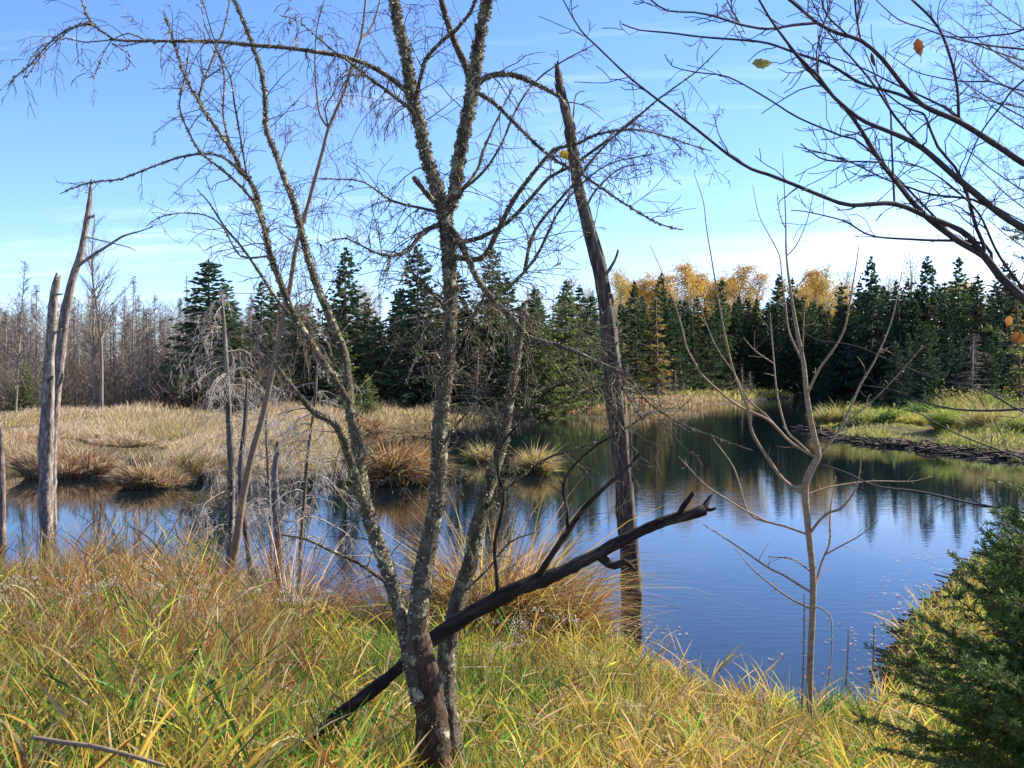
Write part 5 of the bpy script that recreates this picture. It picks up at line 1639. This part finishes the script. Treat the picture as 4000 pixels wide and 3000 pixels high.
leaf(2978, 246, 2.85, .060, .032, (1, .1, .08), (.42, .34, .07), 'yellow green oval leaf hanging from a twig against the sky')
leaf(3590, 185, 3.1, .056, .032, (.25, .1, -1), (.30, .10, .03), 'curled russet leaf hanging high among the dark limbs')
leaf(3412, 235, 2.95, .046, .012, (.3, 0, -1), (.06, .03, .02), 'dark rolled leaf hanging left of the russet one')
leaf(2205, 605, 4.5, .05, .042, (.5, 0, -.8), (.62, .38, .04), 'bright yellow leaf caught against the broken dead trunk')
leaf(3975, 1320, 3.0, .05, .034, (-1, 0, -.3), (.36, .13, .03), 'orange brown leaf near the right edge above the dam')
leaf(3940, 1255, 3.0, .032, .022, (-.3, 0, -1), (.5, .22, .05), 'small brown leaf just above the orange brown leaf')

# --- feathery larch twigs at the upper right corner
mbk = []
rng = np.random.default_rng(45)
tr = Stem([(4420, 2300), (4400, 1400), (4380, 600), (4370, -200)], [60, 50, 34, 20], 9.0, 9.0, step=.2)
ld = [('trunk', tr, dict(sides=9))]
for (u1, v1, v0) in ((3680, 40, 330), (3720, 190, 420), (3650, 240, 500), (3690, 420, 700), (3700, 520, 800), (3790, 620, 880), (3850, 850, 1010), (3740, 300, 560), (3800, -40, 160), (3640, 330, 420), (3760, 720, 900), (3560, 60, 260), (3900, 200, 300)):
    st = Stem([(4385, v0 + 120), (4150, v0 + 30), ((u1 + 4100) / 2, (v0 + v1) / 2 + 20), (u1, v1)], [11, 8, 6, 2.5], parent=tr, dY=rng.uniform(-1.2, .8), step=.1)
    ld.append(('branch', st, dict(sides=5, tw=tw(26, (.10, .42), level=1, kids=6, t0=.25, droop=-.1, rmin=.0016, bias=(-.8, 0, .8), frac=(.15, .35), wig=.25))))
b = tr.path[0].copy()
b[2] = float(ground_z(np.array([b[0]]), np.array([b[1]]))[0])
multi_tree('larch_tree', 'bare larch with fine feathery twigs at the upper right corner', 'tree', b, ld, M_grey, None, 12)


# --- young fir at the lower right
def fir_bough(m_n, m_w, tip, base_, rng, width=.24, pal=((.05, .085, .022), (.10, .16, .036), (.23, .28, .06))):
    tip, base_ = np.asarray(tip), np.asarray(base_)
    ax = tip - base_
    L = np.linalg.norm(ax)
    d = ax / L
    nn = 10
    midp = (tip + base_) / 2 + np.array((0, 0, .05 * L))
    pth, rr = smooth_path([base_, midp, tip], [.006, .004, .0015], L / 14)
    tube(m_w, pth, rr, 5, cap=False)
    hor = norm(np.cross(d, (0, .25, 1)) + rng.normal(0, .15, 3))
    segs = [(pth[i], pth[i + 1]) for i in range(len(pth) // 5, len(pth) - 1)]
    for k in range(int(L / .028)):
        t = rng.uniform(.15, 1)
        i = min(len(pth) - 2, int(t * (len(pth) - 1)))
        s = 1 if k % 2 else -1
        l2 = width * (1.1 - t * .85) * rng.uniform(.5, 1.1)
        dd = norm(d * .75 + hor * s * .8 + rng.normal(0, .1, 3))
        p0 = pth[i]
        p1 = p0 + dd * l2 + np.array((0, 0, -.08 * l2))
        tube(m_w, [p0, (p0 + p1) / 2 + (0, 0, .01), p1], [.002, .0015, .001], 3, cap=False)
        segs.append((p0, p1))
        if l2 > .1:
            for q in range(4):
                tq = rng.uniform(.25, .9)
                pa = p0 + (p1 - p0) * tq
                dq = norm(dd + (1 if q % 2 else -1) * hor * .8 * s * -1 + rng.normal(0, .15, 3) + d * .3)
                segs.append((pa, pa + dq * l2 * rng.uniform(.25, .45)))
    A = np.array([s_[0] for s_ in segs])
    B = np.array([s_[1] for s_ in segs])
    ln = np.linalg.norm(B - A, axis=1)
    cnt = np.maximum(3, (ln / .0019).astype(int))
    idx = np.repeat(np.arange(len(segs)), cnt)
    t = rng.uniform(0, 1, len(idx))
    P = A[idx] + (B - A)[idx] * t[:, None]
    D = (B - A)[idx] / ln[idx][:, None]
    v = rng.normal(0, 1, (len(idx), 3)) + np.array((0, 0, .5))
    v -= D * (v * D).sum(1)[:, None]
    v /= np.linalg.norm(v, axis=1)[:, None]
    nd = v * .85 + D * .6
    n = len(idx)
    blades(m_n, P, nd, rng.uniform(.012, .021, n), .0024, .05, pick(rng, n, pal, [2, 3, 1.3]), rng.uniform(0, 6, n), rows=(0, .6, 1), wprof=(.9, 1))


def fir(name, label, trunk_uv, Y, boughs, seed, wd=.24):
    rng = np.random.default_rng(seed)
    t = Stem(trunk_uv, [46, 38, 28, 16], Y, Y, step=.08)
    b = t.path[0].copy()
    b[2] = float(ground_z(np.array([b[0]]), np.array([b[1]]))[0])
    root = empty(name, b, label, 'tree')
    mt_ = MB()
    t.tube(mt_, 9, .03, rng)
    mn_, mw_ = MB(), MB()
    for (u, v, dy, su) in boughs:
        tipp = at(u, v, Y + dy)
        k = np.argmin(np.abs(t.uv[:, 1] - min(v + su, 3300)))
        fir_bough(mn_, mw_, tipp, t.path[k], rng, wd)
    mt_.build('trunk', M_trunk, root, origin=b)
    mw_.build('branches', M_trunk, root, origin=b)
    mn_.build('needles', M_needle, root, origin=b)
    return root


bo = []
rng = np.random.default_rng(46)
for (u, v, dy, su) in ((3380, 2520, -.3, 330), (3450, 2440, -.1, 300), (3420, 2600, .1, 260), (3330, 2790, -.2, 260), (3480, 2700, .1, 200), (3560, 2380, .2, 330), (3690, 2300, -.2, 330), (3640, 2480, -.3, 260), (3760, 2190, .1, 300), (3820, 2060, -.1, 300),
                       (3840, 2140, .2, 260), (3900, 1960, .0, 280), (3860, 2330, -.3, 220), (3550, 2860, -.2, 160), (3420, 2920, .1, 150), (3700, 2680, -.4, 150), (3780, 2480, .3, 200), (3620, 2960, -.35, 100), (3850, 2600, -.4, 100), (3900, 2800, -.4, 60),
                       (3750, 2830, .1, 100), (3600, 2600, .35, 200), (3930, 2250, .3, 200), (3880, 2420, 0, 200), (3500, 2560, .3, 240), (3700, 2150, .25, 380), (3650, 2780, .3, 100), (3800, 2920, .2, 60), (3500, 2800, .35, 180), (3920, 2080, -.3, 260), (3950, 1880, .1, 200), (3880, 2000, -.2, 200), (3960, 2010, .2, 160), (3810, 2110, .1, 240), (3720, 2240, .1, 240), (3960, 2160, -.3, 140), (3600, 2420, -.1, 260)):
    bo.append((u, v, dy, su + 260))
    if u > 3600:
        bo.append((u + rng.uniform(60, 160), v + rng.uniform(-60, 90), dy + rng.uniform(-.2, .3), su + 220))
fir('young_fir', 'young dark green fir at the lower right corner with boughs over the grass', [(4330, 3500), (4300, 2800), (4270, 2200), (4240, 1750)], 3.1, bo, 47)
fir('young_fir', 'fir whose few bough tips show at the right edge against the pale cloud', [(4420, 3000), (4400, 2000), (4380, 1300), (4360, 700)], 3.8,
    [(3945, 925, 0, 120), (3985, 690, -.1, 120), (3910, 895, .2, 160), (3960, 1000, .1, 140), (3960, 1440, -.2, 150), (3830, 1280, .1, 260), (3900, 1370, .2, 160), (3850, 1870, .3, 180), (3940, 1800, .1, 140)], 48, .16)

# fallen stick lying in the grass at the bottom left
st = Stem([(130, 2880), (240, 2900), (360, 2915), (500, 2950), (640, 2990)], [18, 20, 18, 14], 3.15, 3.1)
m = MB()
st.tube(m, 9, .06, rng)
tag(m.build('stick', M_smooth, origin=st.path[0]), 'brown stick lying in the grass at the bottom left', 'stick')


# --- low shrubs on and behind the beaver dam
def shrub(u, v_base, v_top, wpx, Y, pal, label, seed, n=1500):
    rng = np.random.default_rng(seed)
    x = (u - 2000) / FPX * Y
    z0 = float(ground_z(np.array([x]), np.array([Y]))[0])
    h = max(.5, float(at(u, v_top, Y)[2]) - z0)
    w = wpx * Y / FPX / 2
    root = empty('shrub', (x, Y, z0), label, 'shrub')
    mw, ml_ = MB(), MB()
    tips = []
    for q in range(26):
        a = rng.uniform(0, 6.28)
        rr = rng.uniform(.1, 1)
        pts = twig(mw, (x + .1 * cos(a), Y + .1 * sin(a), z0 - .05), (cos(a) * rr * w / h, sin(a) * rr * w / h, 1), h * rng.uniform(.6, 1.1), .015, rng, 1, .1, .3, kids=5, n=7, rmin=.005)
        tips += pts[2:]
    tips = np.array(tips)
    k = rng.integers(0, len(tips), n)
    blades(ml_, tips[k] + rng.normal(0, .09 * w + .05, (n, 3)), rng.normal(0, 1, (n, 3)) + (0, 0, .4), rng.uniform(.07, .16, n), .06, .2, pick(rng, n, pal, [1] * len(pal)), rng.uniform(0, 6, n), rows=(0, .5, 1), wprof=(.5, 1))
    mw.build('stems', M_grey, root, origin=(x, Y, z0))
    ml_.build('crown', M_leafy, root, origin=(x, Y, z0))


SG = ((.16, .22, .04), (.24, .28, .05), (.09, .15, .035))
SY_ = ((.34, .32, .06), (.22, .26, .05), (.40, .30, .08))
shrub(3360, 1690, 1590, 150, 44, SY_, 'yellow green leafy shrub near the left tip of the beaver dam', 201)
shrub(3490, 1700, 1625, 130, 42, SG, 'small green shrub in the middle of the left dam part', 202)
shrub(3720, 1740, 1620, 170, 39, SG, 'dense green shrub just right of the gap in the dam', 203)
shrub(3850, 1740, 1605, 180, 40, SY_, 'tall yellowish shrub right of the dense green one on the dam', 204)
shrub(3960, 1750, 1600, 180, 38, SG, 'green shrub on the dam beside the right edge of the picture', 205)
shrub(3740, 1600, 1520, 260, 57, SY_, 'wide olive yellow shrub behind the dam before the dark spruces', 206)
shrub(3900, 1600, 1530, 220, 55, SG, 'dark green shrub behind the dam near the right edge', 207)
